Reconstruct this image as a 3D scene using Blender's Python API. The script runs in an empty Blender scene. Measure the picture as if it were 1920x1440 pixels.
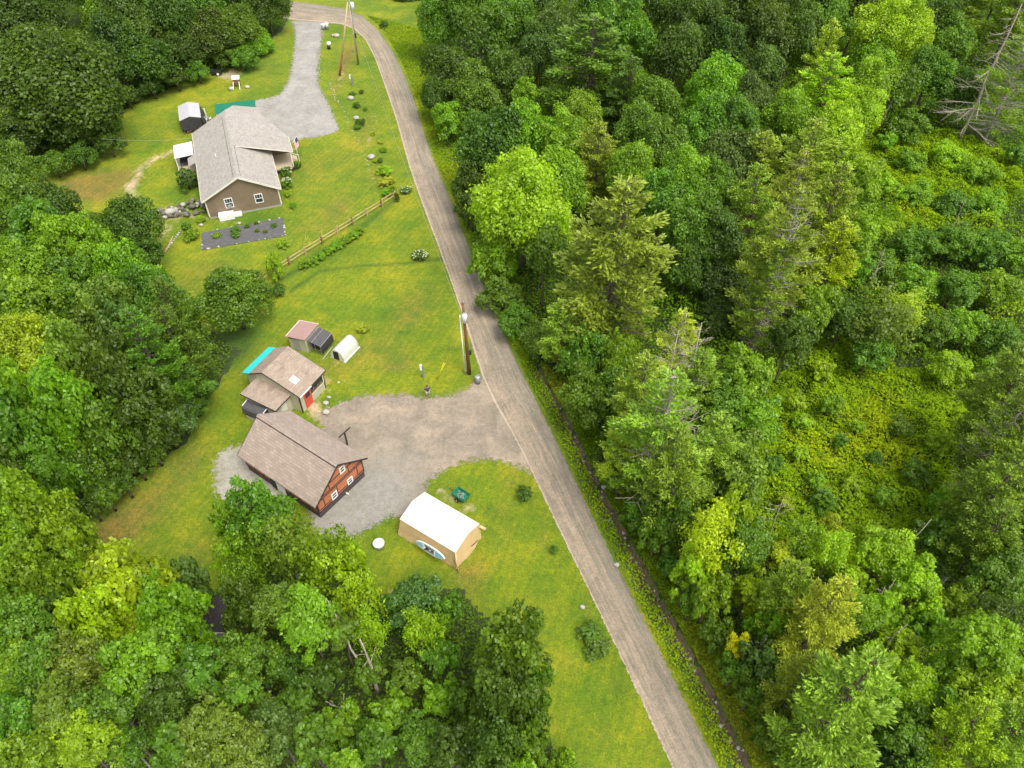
import bpy, math, random
import numpy as np
from math import radians, sin, cos, pi
SC = bpy.context.scene
COL = SC.collection
# ------------------------------------------------------------------ camera, sky, sun, exposure
CAM_H = 56.0
PITCH = radians(45.9)
FPX = 1438.0
cam_d = bpy.data.cameras.new('camera'); cam = bpy.data.objects.new('camera', cam_d); COL.objects.link(cam)
cam.location = (0, 0, CAM_H); cam.rotation_euler = (pi/2 - PITCH, 0, 0)
cam_d.sensor_width = 36.0; cam_d.lens = FPX/1920*36.0; cam_d.clip_start = 0.5; cam_d.clip_end = 2000
SC.camera = cam
SUN_EL, SUN_AZ = radians(62), radians(140)      # azimuth clockwise from +Y
W = bpy.data.worlds.new('World'); SC.world = W; W.use_nodes = True
wn = W.node_tree.nodes; wl = W.node_tree.links
bg = wn['Background']
sky = wn.new('ShaderNodeTexSky'); sky.sky_type = 'NISHITA'; sky.sun_disc = False
sky.sun_elevation = SUN_EL; sky.sun_rotation = SUN_AZ; sky.dust_density = 4.0; sky.ozone_density = 1.0; sky.air_density = 1.0
hs = wn.new('ShaderNodeHueSaturation'); hs.inputs['Saturation'].default_value = 0.35
wl.new(sky.outputs[0], hs.inputs['Color']); wl.new(hs.outputs[0], bg.inputs[0]); bg.inputs[1].default_value = 0.15
sd = bpy.data.lights.new('sun', 'SUN'); sd.energy = 1.05; sd.angle = radians(26); sd.color = (1.0, 0.95, 0.84)
sun = bpy.data.objects.new('sun', sd); COL.objects.link(sun)
from mathutils import Vector, Matrix
sun_dir = Vector((sin(SUN_AZ)*cos(SUN_EL), cos(SUN_AZ)*cos(SUN_EL), sin(SUN_EL)))
sun.rotation_euler = sun_dir.to_track_quat('Z', 'Y').to_euler()
SC.view_settings.view_transform = 'Standard'; SC.view_settings.look = 'None'; SC.view_settings.gamma = 1
SC.view_settings.exposure = 0.92
SC.cycles.max_bounces = 5; SC.cycles.diffuse_bounces = 3; SC.cycles.transmission_bounces = 3; SC.cycles.glossy_bounces = 2
SC.cycles.transparent_max_bounces = 6
# ------------------------------------------------------------------ picture measure -> place in the world
SP, CP = sin(PITCH), cos(PITCH)
def ray(px, py):
    return np.array([(px-960)/FPX, CP-SP*(py-720)/FPX, -SP-CP*(py-720)/FPX])
def G(px, py, z=0.0):
    d = ray(px, py); t = (z-CAM_H)/d[2]
    return (d[0]*t, d[1]*t)
def G3(px, py, z=0.0):
    x, y = G(px, py, z); return (x, y, z)
def depth(x, y, z):
    return y*CP + (CAM_H-z)*SP
def GA(P, z=0.0):
    P = np.asarray(P, float); u = (P[:, 0]-960)/FPX; v = (P[:, 1]-720)/FPX
    dz = -SP-CP*v; t = (z-CAM_H)/dz
    return np.stack([u*t, (CP-SP*v)*t], 1)
def GV(px, py, root, x=None, y=None):
    """where the sight line meets the wall plane x=const or y=const of a root's own frame; returns local (x,y,z)"""
    d = ray(px, py); o = np.array([0, 0, CAM_H]); c, s = cos(root.rotation_euler.z), sin(root.rotation_euler.z)
    o = o-np.array(root.location)
    lo = np.array([c*o[0]+s*o[1], -s*o[0]+c*o[1], o[2]]); ld = np.array([c*d[0]+s*d[1], -s*d[0]+c*d[1], d[2]])
    t = (x-lo[0])/ld[0] if x is not None else (y-lo[1])/ld[1]
    return tuple(lo+ld*t)
def GL(root, px, py, z):
    x, y = G(px, py, z+root.location[2]); x -= root.location[0]; y -= root.location[1]
    c, s = cos(root.rotation_euler.z), sin(root.rotation_euler.z)
    return (c*x+s*y, -s*x+c*y, z)
# ------------------------------------------------------------------ object helpers
def tag(o, label=None, cat=None, group=None, kind=None):
    if label: o['label'] = label
    if cat: o['category'] = cat
    if group: o['group'] = group
    if kind: o['kind'] = kind
    return o
def thing(name, label, cat, loc=(0, 0, 0), rz=0.0, group=None):
    o = bpy.data.objects.new(name, None); COL.objects.link(o)
    o.location = loc if len(loc) == 3 else (loc[0], loc[1], 0); o.rotation_euler = (0, 0, rz); o.empty_display_size = .3
    return tag(o, label, cat, group)
class MB:
    def __init__(s): s.v = []; s.f = []; s.sm = []
    def add(s, V, F, smooth=False):
        b = len(s.v); s.v += [tuple(map(float, p)) for p in V]; s.f += [tuple(i+b for i in f) for f in F]; s.sm += [smooth]*len(F); return s
    def box(s, x0, x1, y0, y1, z0, z1):
        V = [(x, y, z) for z in (z0, z1) for y in (y0, y1) for x in (x0, x1)]
        return s.add(V, [(0, 2, 3, 1), (4, 5, 7, 6), (0, 1, 5, 4), (2, 6, 7, 3), (0, 4, 6, 2), (1, 3, 7, 5)])
    def prism(s, poly, d):
        """closed polygon of 3D points pushed along vector d"""
        n = len(poly); P = [tuple(p) for p in poly]; Q = [(p[0]+d[0], p[1]+d[1], p[2]+d[2]) for p in P]
        return s.add(P+Q, [tuple(range(n))[::-1], tuple(range(n, 2*n))]+[(i, (i+1) % n, n+(i+1) % n, n+i) for i in range(n)])
    def beam(s, a, b, w, h=None, up=(0, 0, 1)):
        h = h or w; a = Vector(a); b = Vector(b); d = (b-a).normalized(); u = Vector(up)
        if abs(d.dot(u)) > .98: u = Vector((1, 0, 0))
        r = d.cross(u).normalized(); u = r.cross(d)
        V = [p+r*sx*w/2+u*sy*h/2 for p in (a, b) for sx, sy in ((-1, -1), (1, -1), (1, 1), (-1, 1))]
        return s.add(V, [(3, 2, 1, 0), (4, 5, 6, 7), (0, 1, 5, 4), (1, 2, 6, 5), (2, 3, 7, 6), (3, 0, 4, 7)])
    def tube(s, pts, rad, n=8, cap=True):
        pts = [Vector(p) for p in pts]; rad = rad if hasattr(rad, '__len__') else [rad]*len(pts); V = []; F = []
        for i, p in enumerate(pts):
            d = (pts[min(i+1, len(pts)-1)]-pts[max(i-1, 0)]).normalized()
            u = Vector((0, 0, 1)) if abs(d.z) < .9 else Vector((1, 0, 0))
            a = d.cross(u).normalized(); b = a.cross(d)
            V += [p+(a*cos(2*pi*k/n)+b*sin(2*pi*k/n))*rad[i] for k in range(n)]
        for i in range(len(pts)-1):
            F += [(i*n+k, i*n+(k+1) % n, (i+1)*n+(k+1) % n, (i+1)*n+k) for k in range(n)]
        s.add(V, F, True)
        if cap:
            b = len(s.v)-len(V); s.f += [tuple(b+k for k in range(n))[::-1], tuple(b+(len(pts)-1)*n+k for k in range(n))]; s.sm += [False, False]
        return s
    def lathe(s, prof, n=20, c=(0, 0)):
        V = [(c[0]+r*cos(2*pi*k/n), c[1]+r*sin(2*pi*k/n), z) for r, z in prof for k in range(n)]
        F = [(i*n+k, i*n+(k+1) % n, (i+1)*n+(k+1) % n, (i+1)*n+k) for i in range(len(prof)-1) for k in range(n)]
        s.add(V, F, True); b = len(s.v)-len(V)
        s.f += [tuple(b+k for k in range(n))[::-1], tuple(b+(len(prof)-1)*n+k for k in range(n))]; s.sm += [False, False]
        return s
    def blob(s, c, r, seed=0, sq=(1, 1, .7), n=7, m=5):
        rg = random.Random(seed); V = [(c[0], c[1], c[2]-r*sq[2])]
        for j in range(1, m):
            t = pi*j/m
            for k in range(n):
                q = r*(.82+.3*rg.random()); V.append((c[0]+q*sq[0]*sin(t)*cos(2*pi*k/n+.3*j), c[1]+q*sq[1]*sin(t)*sin(2*pi*k/n+.3*j), c[2]-q*sq[2]*cos(t)))
        V.append((c[0], c[1], c[2]+r*sq[2])); F = [(0, 1+(k+1) % n, 1+k) for k in range(n)]
        for j in range(m-2):
            F += [(1+j*n+k, 1+j*n+(k+1) % n, 1+(j+1)*n+(k+1) % n, 1+(j+1)*n+k) for k in range(n)]
        L = len(V)-1; F += [(1+(m-2)*n+k, 1+(m-2)*n+(k+1) % n, L) for k in range(n)]
        return s.add(V, F, True)
    def mesh(s, name, m, bevel=0):
        me = bpy.data.meshes.new(name); me.from_pydata(s.v, [], s.f); me.polygons.foreach_set('use_smooth', s.sm)
        me.materials.append(m); me.update(); return me
    def build(s, name, m, parent=None, bevel=0, label=None):
        o = bpy.data.objects.new(name, s.mesh(name, m)); COL.objects.link(o)
        if parent is not None: o.parent = parent
        if bevel:
            b = o.modifiers.new('bevel', 'BEVEL'); b.width = bevel; b.segments = 1; b.limit_method = 'ANGLE'
        if label: o['label'] = label
        return o
def bx(*a): return MB().box(*a)
# ------------------------------------------------------------------ materials
class N:
    def __init__(s, name):
        s.m = bpy.data.materials.new(name); s.m.use_nodes = True; s.t = s.m.node_tree; s.n = s.t.nodes; s.l = s.t.links
        s.p = s.n['Principled BSDF']; s.out = s.n['Material Output']
    def new(s, t, **k):
        o = s.n.new(t)
        for a, b in k.items(): setattr(o, a, b)
        return o
    def lk(s, a, b): s.l.new(a, b)
    def co(s, kind='Object'): return s.new('ShaderNodeTexCoord').outputs[kind]
    def noise(s, scale, vec=None, detail=4, rough=.6, dist=0):
        o = s.new('ShaderNodeTexNoise'); o.inputs['Scale'].default_value = scale; o.inputs['Detail'].default_value = detail
        o.inputs['Roughness'].default_value = rough; o.inputs['Distortion'].default_value = dist
        if vec is not None: s.lk(vec, o.inputs['Vector'])
        return o.outputs['Fac']
    def ramp(s, fac, stops, interp='LINEAR'):
        o = s.new('ShaderNodeValToRGB'); r = o.color_ramp; r.interpolation = interp
        while len(r.elements) < len(stops): r.elements.new(.5)
        for e, (p, c) in zip(r.elements, stops): e.position = p; e.color = (*c, 1) if len(c) == 3 else c
        s.lk(fac, o.inputs[0]); return o.outputs[0]
    def mix(s, fac, a, b, mode='MIX'):
        o = s.new('ShaderNodeMix', data_type='RGBA', blend_type=mode)
        for sock, v in ((o.inputs[0], fac), (o.inputs[6], a), (o.inputs[7], b)):
            if hasattr(v, 'is_output'): s.lk(v, sock)
            elif isinstance(v, tuple): sock.default_value = (*v, 1)
            else: sock.default_value = v
        return o.outputs[2]
    def math(s, op, a, b=0.0, c=None, clamp=False):
        o = s.new('ShaderNodeMath', operation=op, use_clamp=clamp)
        for i, v in enumerate((a, b) if c is None else (a, b, c)):
            if hasattr(v, 'is_output'): s.lk(v, o.inputs[i])
            else: o.inputs[i].default_value = v
        return o.outputs[0]
    def bump(s, h, dist=.02, strength=1):
        o = s.new('ShaderNodeBump'); o.inputs['Distance'].default_value = dist; o.inputs['Strength'].default_value = strength
        s.lk(h, o.inputs['Height']); s.lk(o.outputs[0], s.p.inputs['Normal'])
    def fin(s, col, rough=.85, metal=0):
        if hasattr(col, 'is_output'): s.lk(col, s.p.inputs['Base Color'])
        else: s.p.inputs['Base Color'].default_value = (*col, 1)
        s.p.inputs['Roughness'].default_value = rough; s.p.inputs['Metallic'].default_value = metal
        return s.m
def plain(name, c, rough=.7, var=.25, scale=3, metal=0, bump=0):
    n = N(name); f = n.noise(scale, n.co(), 5, .65)
    a = tuple(max(0, x*(1-var)) for x in c); b = tuple(x*(1+var) for x in c)
    if bump: n.bump(n.noise(scale*6, n.co(), 3), bump)
    return n.fin(n.ramp(f, [(.3, a), (.7, b)]), rough, metal)
def striped(name, c, axis='x', pitch=.3, depth=.03, rough=.45, metal=0, var=.12, dark=.75):
    """ribs or clapboards running across one axis of the object's own frame"""
    n = N(name); sp = n.new('ShaderNodeSeparateXYZ'); n.lk(n.co(), sp.inputs[0])
    v = sp.outputs['XYZ'.index(axis.upper())]
    fr = n.math('FRACT', n.math('DIVIDE', v, pitch))
    edge = n.math('LESS_THAN', fr, .14)
    f = n.noise(1.3, n.co(), 5, .7)
    base = n.ramp(f, [(.3, tuple(x*(1-var) for x in c)), (.7, tuple(x*(1+var) for x in c))])
    col = n.mix(edge, base, tuple(x*dark for x in c)); n.bump(fr, depth, .8)
    return n.fin(col, rough, metal)
def shingles(name, c, c2, row=.2, w=.45, mortar=.012, moss=None):
    n = N(name); b = n.new('ShaderNodeTexBrick'); n.lk(n.co(), b.inputs['Vector'])
    b.inputs['Color1'].default_value = (*c, 1); b.inputs['Color2'].default_value = (*c2, 1)
    b.inputs['Mortar'].default_value = (*[x*.72 for x in c], 1); b.inputs['Scale'].default_value = 1
    b.inputs['Mortar Size'].default_value = mortar; b.inputs['Brick Width'].default_value = w; b.inputs['Row Height'].default_value = row
    f = n.noise(1.1, n.co(), 6, .7); g = n.noise(22, n.co(), 3, .7)
    col = n.mix(1.0, b.outputs['Color'], n.ramp(f, [(.25, (.88, .88, .87)), (.75, (1.08, 1.07, 1.06))]), 'MULTIPLY')
    col = n.mix(1.0, col, n.ramp(g, [(.3, (.78, .78, .78)), (.7, (1.22, 1.22, 1.22))]), 'MULTIPLY')
    if moss:
        col = n.mix(n.math('MULTIPLY', n.ramp(n.noise(.7, n.co(), 5, .7), [(.52, (0, 0, 0)), (.66, (1, 1, 1))]), .5), col, moss)
    n.bump(b.outputs['Fac'], .006, .5)
    return n.fin(col, .92)
def leaf_mat(name, transl=.5, attr=True):
    n = N(name); oi = n.new('ShaderNodeObjectInfo'); at = n.new('ShaderNodeAttribute'); at.attribute_name = 'lv'
    geo = n.co('Object'); f = n.noise(.45, geo, 3, .6)
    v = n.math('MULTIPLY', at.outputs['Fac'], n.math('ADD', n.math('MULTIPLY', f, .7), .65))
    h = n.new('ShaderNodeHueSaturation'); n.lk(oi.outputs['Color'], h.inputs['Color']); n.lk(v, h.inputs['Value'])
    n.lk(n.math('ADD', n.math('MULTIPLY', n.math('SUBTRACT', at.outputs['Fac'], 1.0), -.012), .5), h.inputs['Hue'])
    col = h.outputs[0]
    d = n.new('ShaderNodeBsdfDiffuse'); t = n.new('ShaderNodeBsdfTranslucent'); mx = n.new('ShaderNodeMixShader')
    g = n.new('ShaderNodeBsdfGlossy'); g.inputs['Roughness'].default_value = .5; g.inputs['Color'].default_value = (.8, .85, .75, 1)
    m2 = n.new('ShaderNodeMixShader'); m2.inputs[0].default_value = .035
    n.lk(col, d.inputs[0]); n.lk(n.mix(1.0, col, (1.25, 1.2, .6), 'MULTIPLY'), t.inputs[0]); mx.inputs[0].default_value = transl
    n.lk(d.outputs[0], mx.inputs[1]); n.lk(t.outputs[0], mx.inputs[2])
    n.lk(mx.outputs[0], m2.inputs[1]); n.lk(g.outputs[0], m2.inputs[2]); n.lk(m2.outputs[0], n.out.inputs[0])
    n.n.remove(n.p); return n.m
def leaf_mat_c(name, transl=.3):
    """colour comes from a colour stored per leaf"""
    n = N(name); at = n.new('ShaderNodeAttribute'); at.attribute_name = 'lc'
    d = n.new('ShaderNodeBsdfDiffuse'); t = n.new('ShaderNodeBsdfTranslucent'); mx = n.new('ShaderNodeMixShader')
    n.lk(at.outputs['Color'], d.inputs[0]); n.lk(at.outputs['Color'], t.inputs[0]); mx.inputs[0].default_value = transl
    n.lk(d.outputs[0], mx.inputs[1]); n.lk(t.outputs[0], mx.inputs[2]); n.lk(mx.outputs[0], n.out.inputs[0]); n.n.remove(n.p)
    return n.m
M = {}
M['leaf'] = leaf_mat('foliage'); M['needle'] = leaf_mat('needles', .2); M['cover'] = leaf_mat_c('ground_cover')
M['bark'] = plain('bark', (.13, .10, .075), .95, .4, 4, bump=.02)
M['palebark'] = plain('pale_bark', (.34, .30, .25), .9, .35, 5)
M['deadwood'] = plain('dead_wood', (.42, .36, .28), .9, .3, 5)
M['shingle_brown'] = shingles('barn_shingles', (.34, .265, .215), (.43, .345, .285), .2, .5)
M['shingle_old'] = shingles('workshop_shingles', (.31, .24, .185), (.39, .31, .24), .2, .5, moss=(.15, .12, .10))
M['shingle_grey'] = shingles('house_shingles', (.33, .30, .265), (.42, .385, .34), .18, .4, .006)
M['siding_tan'] = striped('taupe_siding', (.245, .178, .115), 'z', .15, .02, .7)
M['cream'] = plain('cream_board', (.50, .47, .33), .8, .12, 2)
M['creamtrim'] = plain('cream_trim', (.72, .68, .58), .7, .08, 3)
M['white'] = plain('white_paint', (.80, .79, .76), .55, .06, 2)
M['glass'] = plain('window_glass', (.035, .04, .05), .12, .3, 2)
M['darkwood'] = plain('dark_wood', (.05, .035, .028), .8, .3, 5)
M['salmon'] = plain('salmon_panel', (.50, .175, .085), .8, .14, 1.5)
M['found'] = plain('dark_foundation', (.075, .06, .055), .9, .2, 2)
M['concrete'] = plain('concrete', (.36, .34, .31), .9, .15, 3)
M['red'] = plain('red_paint', (.60, .075, .05), .55, .1, 2)
M['turq'] = plain('turquoise_sheet', (.04, .58, .56), .45, .06, 2)
M['green'] = striped('green_metal', (.006, .17, .09), 'x', .3, .03, .7)
M['greymetal'] = striped('grey_metal_roof', (.50, .49, .51), 'y', .3, .03, .4, 0, .08, .82)
M['pinkmetal'] = striped('pink_metal_roof', (.38, .235, .205), 'y', .26, .03, .5, 0, .1, .7)
M['blacktarp'] = plain('black_tarp', (.04, .037, .04), .5, .45, 2.5, bump=.05)
M['darkroof'] = plain('dark_roll_roof', (.085, .08, .082), .75, .2, 3)
M['tan'] = plain('tan_canvas', (.68, .48, .25), .75, .08, 1.2, bump=.012)
M['tanroof'] = plain('bleached_canvas', (.82, .77, .62), .7, .03, 1.2)
M['deck'] = striped('deck_boards', (.55, .44, .30), 'y', .14, .01, .8, 0, .1, .8)
M['poly'] = plain('milky_polythene', (.60, .60, .52), .45, .14, 2.5, bump=.03)
M['pole'] = plain('brown_pole', (.17, .075, .03), .85, .35, 2)
M['palepole'] = plain('pale_pole', (.46, .35, .20), .85, .2, 2)
M['metal'] = plain('grey_steel', (.45, .45, .46), .4, .1, 3, .6)
M['black'] = plain('black_rubber', (.02, .02, .022), .7, .2, 3)
M['stone'] = plain('field_stone', (.15, .14, .105), .9, .5, 2.2, bump=.03)
M['palestone'] = plain('pale_stone', (.42, .40, .33), .9, .2, 2.5)
M['garden'] = plain('weed_cloth', (.105, .102, .10), .8, .25, 2.2)
M['rail'] = plain('fence_rail', (.50, .34, .18), .85, .2, 3)
M['cable'] = plain('cable', (.30, .30, .24), .6, .1, 3)
M['yellow'] = plain('yellow_guard', (.75, .62, .02), .5, .08, 3)
M['cartgreen'] = plain('green_plastic', (.02, .20, .10), .5, .15, 3)
M['skin'] = plain('skin', (.50, .29, .20), .6, .05, 8); M['shirt'] = plain('shirt', (.06, .055, .10), .9, .1, 8)
M['shorts'] = plain('shorts', (.45, .42, .36), .9, .1, 8); M['hair'] = plain('hair', (.06, .035, .02), .8, .2, 20)
M['blueboard'] = plain('light_blue', (.22, .52, .66), .4, .12, 3); M['padgrey'] = plain('pad_grey', (.22, .23, .24), .8, .1, 5)
M['rust'] = plain('rusty_brown', (.20, .10, .06), .85, .3, 4)
M['flagred'] = plain('flag_red', (.45, .04, .05), .8, .05, 3); M['flagblue'] = plain('flag_blue', (.03, .04, .15), .8, .05, 3)
M['flower'] = plain('white_flower', (.42, .48, .26), .8, .1, 9)
# gravel and dirt
def gravel(name, a, b, c, tracks=None):
    n = N(name); co = n.co(); f = n.noise(.35, co, 6, .65, .6); g = n.noise(9, co, 4, .8); k = n.noise(2.2, co, 5, .7, .4)
    col = n.ramp(f, [(.28, a), (.5, b), (.72, c)])
    col = n.mix(1.0, col, n.ramp(g, [(.25, (.6, .6, .6)), (.75, (1.4, 1.4, 1.4))]), 'MULTIPLY')
    col = n.mix(1.0, col, n.ramp(k, [(.3, (.78, .80, .80)), (.7, (1.2, 1.16, 1.14))]), 'MULTIPLY')
    at = n.new('ShaderNodeAttribute'); at.attribute_name = 'tr'
    sp = n.new('ShaderNodeSeparateColor'); n.lk(at.outputs['Color'], sp.inputs[0])
    if tracks is not None:
        wob = n.math('ADD', sp.outputs[0], n.math('MULTIPLY', n.math('SUBTRACT', n.noise(.5, co, 4), .5), .5), clamp=True)
        tcol = n.mix(1.0, n.ramp(n.noise(1.6, co, 6, .8), [(.3, tuple(v*.72 for v in tracks)), (.7, tuple(v*1.3 for v in tracks))]), n.ramp(g, [(.25, (.62, .62, .62)), (.75, (1.4, 1.4, 1.4))]), 'MULTIPLY')
        if name == 'yard_gravel': tcol = n.mix(n.ramp(n.noise(2.8, co, 6, .8), [(.54, (0, 0, 0)), (.64, (.75, .75, .75))]), tcol, (.17, .20, .07))
        col = n.mix(n.math('MULTIPLY', wob, .85), col, tcol)
    if name == 'dirt_road':
        sp2 = n.new('ShaderNodeCombineXYZ'); n.lk(n.math('MULTIPLY', sp.outputs[2], 5.0), sp2.inputs[0]); n.lk(n.math('MULTIPLY', at.outputs['Alpha'], 1.0), sp2.inputs[1])
        st1 = n.noise(3.2, sp2.outputs[0], 5, .75, .15); st2 = n.noise(1.1, sp2.outputs[0], 3, .6, .1)
        col = n.mix(1.0, col, n.ramp(st1, [(.32, (.70, .72, .72)), (.5, (1, 1, 1)), (.68, (1.30, 1.25, 1.22))]), 'MULTIPLY')
        col = n.mix(1.0, col, n.ramp(st2, [(.3, (.84, .86, .86)), (.7, (1.16, 1.1, 1.08))]), 'MULTIPLY')
        ln = n.ramp(sp.outputs[2], [(.085, (0, 0, 0)), (.105, (1, 1, 1)), (.12, (1, 1, 1)), (.14, (0, 0, 0))])
        col = n.mix(n.math('MULTIPLY', ln, .55), col, (.60, .47, .36))
    # ragged rim: stones thin out into the grass
    rim = n.math('ADD', sp.outputs[1], n.math('MULTIPLY', n.math('SUBTRACT', n.noise(2.2, co, 8, .85), .5), 1.7 if name != 'dirt_road' else 1.2))
    tr = n.new('ShaderNodeBsdfTransparent'); mx = n.new('ShaderNodeMixShader')
    n.lk(n.math('GREATER_THAN', rim, .5), mx.inputs[0]); n.lk(tr.outputs[0], mx.inputs[1]); n.lk(n.p.outputs[0], mx.inputs[2]); n.lk(mx.outputs[0], n.out.inputs[0])
    n.bump(g, .02, .6); return n.fin(col, .95)
M['road'] = gravel('dirt_road', (.235, .198, .145), (.295, .245, .18), (.35, .288, .21), (.20, .188, .142))
M['gravel_l'] = gravel('pale_gravel', (.24, .23, .205), (.31, .295, .265), (.38, .36, .325))
M['gravel_m'] = gravel('yard_gravel', (.19, .165, .125), (.275, .228, .17), (.39, .31, .225), (.27, .262, .235))
M['gravel_w'] = gravel('weedy_gravel', (.25, .24, .17), (.34, .32, .26), (.40, .38, .32))
# ------------------------------------------------------------------ ground
def inpoly(P, poly):
    x, y = P[:, 0], P[:, 1]; r = np.zeros(len(P), bool); n = len(poly)
    for i in range(n):
        x1, y1 = poly[i]; x2, y2 = poly[(i+1) % n]
        if y1 == y2: continue
        c = ((y1 > y) != (y2 > y)) & (x < (x2-x1)*(y-y1)/(y2-y1)+x1); r ^= c
    return r
def segdist(P, L):
    d = np.full(len(P), 1e9)
    for i in range(len(L)-1):
        a = np.array(L[i]); b = np.array(L[i+1]); ab = b-a; t = np.clip(((P-a)@ab)/(ab@ab+1e-12), 0, 1)
        d = np.minimum(d, np.hypot(*(P-(a+t[:, None]*ab)).T))
    return d
ROAD_L = [(1333, 1600), (1262, 1450), (1199, 1305), (1147, 1205), (1092, 1080), (1036, 975), (1005, 905), (985, 860), (952, 800), (925, 755), (900, 712), (886, 650), (868, 600), (850, 540), (822, 465), (787, 375), (772, 330), (762, 300), (752, 260), (741, 220), (728, 182), (716, 150), (703, 108), (687, 71), (664, 52), (641, 45), (615, 43), (553, 42), (505, 30), (440, 16), (395, 14), (330, 12), (250, 5), (150, -20)]
ROAD_R = [(1430, 1600), (1352, 1450), (1282, 1305), (1229, 1205), (1169, 1080), (1113, 975), (1073, 885), (1045, 830), (1022, 780), (1006, 750), (988, 718), (965, 665), (947, 630), (907, 540), (874, 450), (843, 365), (826, 330), (812, 300), (803, 270), (791, 235), (778, 190), (764, 150), (740, 100), (710, 50), (680, 28), (650, 16), (628, 12), (557, 4), (505, -4), (440, -12), (395, -14), (330, -17), (250, -25), (150, -50)]
RL = GA(ROAD_L); RR = GA(ROAD_R); RC = (RL+RR)/2
LAWN = GA([(40, 350), (70, 300), (190, 285), (212, 215), (330, 160), (420, 128), (470, 104), (525, 60), (548, 20), (640, 2), (690, 5), (760, 90), (800, 180), (830, 300), (900, 560), (990, 780), (1130, 1100), (1380, 1610), (1040, 1610), (1055, 1445), (1000, 1330), (930, 1180), (860, 1100), (780, 1120), (700, 1110), (620, 1060), (560, 1010), (450, 1050), (400, 1120), (420, 1180), (300, 1160), (150, 1080), (170, 950), (350, 830), (385, 760), (450, 660), (380, 610), (290, 500), (270, 430), (190, 400), (80, 385)])
VERGE = GA([(500, 2), (500, -40), (560, -70), (650, -80), (800, -70), (800, 60), (790, 150), (820, 240), (860, 330), (862, 380), (905, 500), (960, 600), (1000, 690), (1050, 790), (1110, 900), (1190, 1040), (1270, 1180), (1510, 1610), (1400, 1610), (1330, 1450), (980, 740), (800, 300), (700, 60)])
DITCH = GA([(1006, 690), (1030, 740), (1058, 790), (1087, 850), (1112, 905), (1135, 950), (1165, 1005), (1200, 1070), (1232, 1130), (1268, 1195), (1310, 1270), (1345, 1340), (1375, 1395), (1400, 1450), (1430, 1510), (1478, 1600)])
rng = np.random.default_rng(7)
gx = np.arange(-170, 170.1, .5); gy = np.arange(-10, 215.1, .5)
XX, YY = np.meshgrid(gx, gy); GP_ = np.stack([XX.ravel(), YY.ravel()], 1)
def vnoise(P, s, seed=0):
    """smooth value noise"""
    r = np.random.default_rng(seed).random((512, 512)); q = P/s+200; i = np.floor(q).astype(int); f = q-i; f = f*f*(3-2*f); i %= 511
    a = r[i[:, 0], i[:, 1]]; b = r[i[:, 0]+1, i[:, 1]]; c = r[i[:, 0], i[:, 1]+1]; d = r[i[:, 0]+1, i[:, 1]+1]
    return (a*(1-f[:, 0])+b*f[:, 0])*(1-f[:, 1])+(c*(1-f[:, 0])+d*f[:, 0])*f[:, 1]
def fbm(P, s, seed=0): return (vnoise(P, s, seed)+.5*vnoise(P, s/2, seed+1)+.25*vnoise(P, s/4, seed+2))/1.75
dditch = segdist(GP_, DITCH)
lawn = inpoly(GP_, LAWN).astype(float); verge = inpoly(GP_, VERGE).astype(float)
Z = (fbm(GP_, 14, 3)-.5)*.0
Z = Z - .55*(dditch < .5)
attr = np.zeros((len(GP_), 4), np.float32)
attr[:, 3] = np.clip(lawn+verge, 0, 1)
def spot(ch, px, py, rx, ry, amt):
    c = G(px, py); d = depth(c[0], c[1], 0); sx = rx*d/FPX; sy = ry*d/FPX/ (CAM_H/math.hypot(c[1], CAM_H))
    q = ((GP_[:, 0]-c[0])/sx)**2+((GP_[:, 1]-c[1])/sy)**2
    attr[:, ch] = np.clip(attr[:, ch]+amt*np.exp(-q), 0, 1)
def strip(ch, L, w, amt):
    L = GA(L); d = segdist(GP_, L); attr[:, ch] = np.clip(attr[:, ch]+amt*np.exp(-(d/w)**2), 0, 1)
# 0 dry brown-yellow turf, 1 bare soil, 2 dark green: lush longer grass, also shade painted into the lawn
for s in [(150, 345, 70, 30, .8), (230, 330, 45, 25, .6), (330, 180, 60, 14, .25), (640, 300, 70, 60, .35), (560, 330, 50, 40, .3), (600, 400, 60, 30, .3), (790, 560, 60, 45, .5), (700, 640, 60, 25, .35),
          (250, 960, 80, 60, .5), (330, 900, 60, 60, .45), (210, 1000, 60, 60, .3), (390, 800, 50, 50, .3), (370, 1040, 60, 50, .45), (190, 1030, 50, 50, .6), (340, 540, 45, 50, .5), (430, 560, 60, 30, .3), (430, 470, 60, 15, .3),
          (880, 1080, 45, 40, .75), (940, 1010, 50, 40, .35), (960, 900, 40, 40, .45), (640, 140, 16, 50, .75), (655, 95, 20, 20, .5), (690, 240, 30, 40, .4), (710, 330, 25, 25, .5), (880, 700, 16, 40, .5), (560, 700, 60, 25, .4), (640, 700, 60, 30, .4), (1100, 1150, 10, 60, .5), (1020, 1000, 14, 50, .5), (1220, 1400, 30, 30, .4), (830, 660, 30, 40, .15), (480, 120, 50, 30, .25), (510, 640, 40, 10, .4)]: spot(0, *s)
for s in [(432, 140, 20, 10, .9), (240, 350, 10, 10, .4), (640, 145, 8, 22, .4), (690, 270, 8, 14, .3), (825, 918, 10, 6, .7), (880, 955, 22, 10, .5), (848, 935, 26, 16, .45), (705, 966, 26, 9, .6), (318, 400, 26, 26, .35), (610, 720, 18, 30, .35), (640, 680, 40, 12, .22), (735, 1106, 10, 5, .8), (310, 440, 18, 26, .35), (800, 745, 14, 5, .5), (345, 395, 30, 6, .3), (700, 230, 12, 30, .25)]: spot(1, *s)
strip(1, [(330, 280), (285, 300), (262, 320), (250, 345), (246, 380), (262, 405)], 1.1, .5)
strip(1, [(580, 755), (590, 772), (610, 790)], .7, .8)
strip(1, [(300, 395), (440, 420)], .8, .3)
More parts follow.
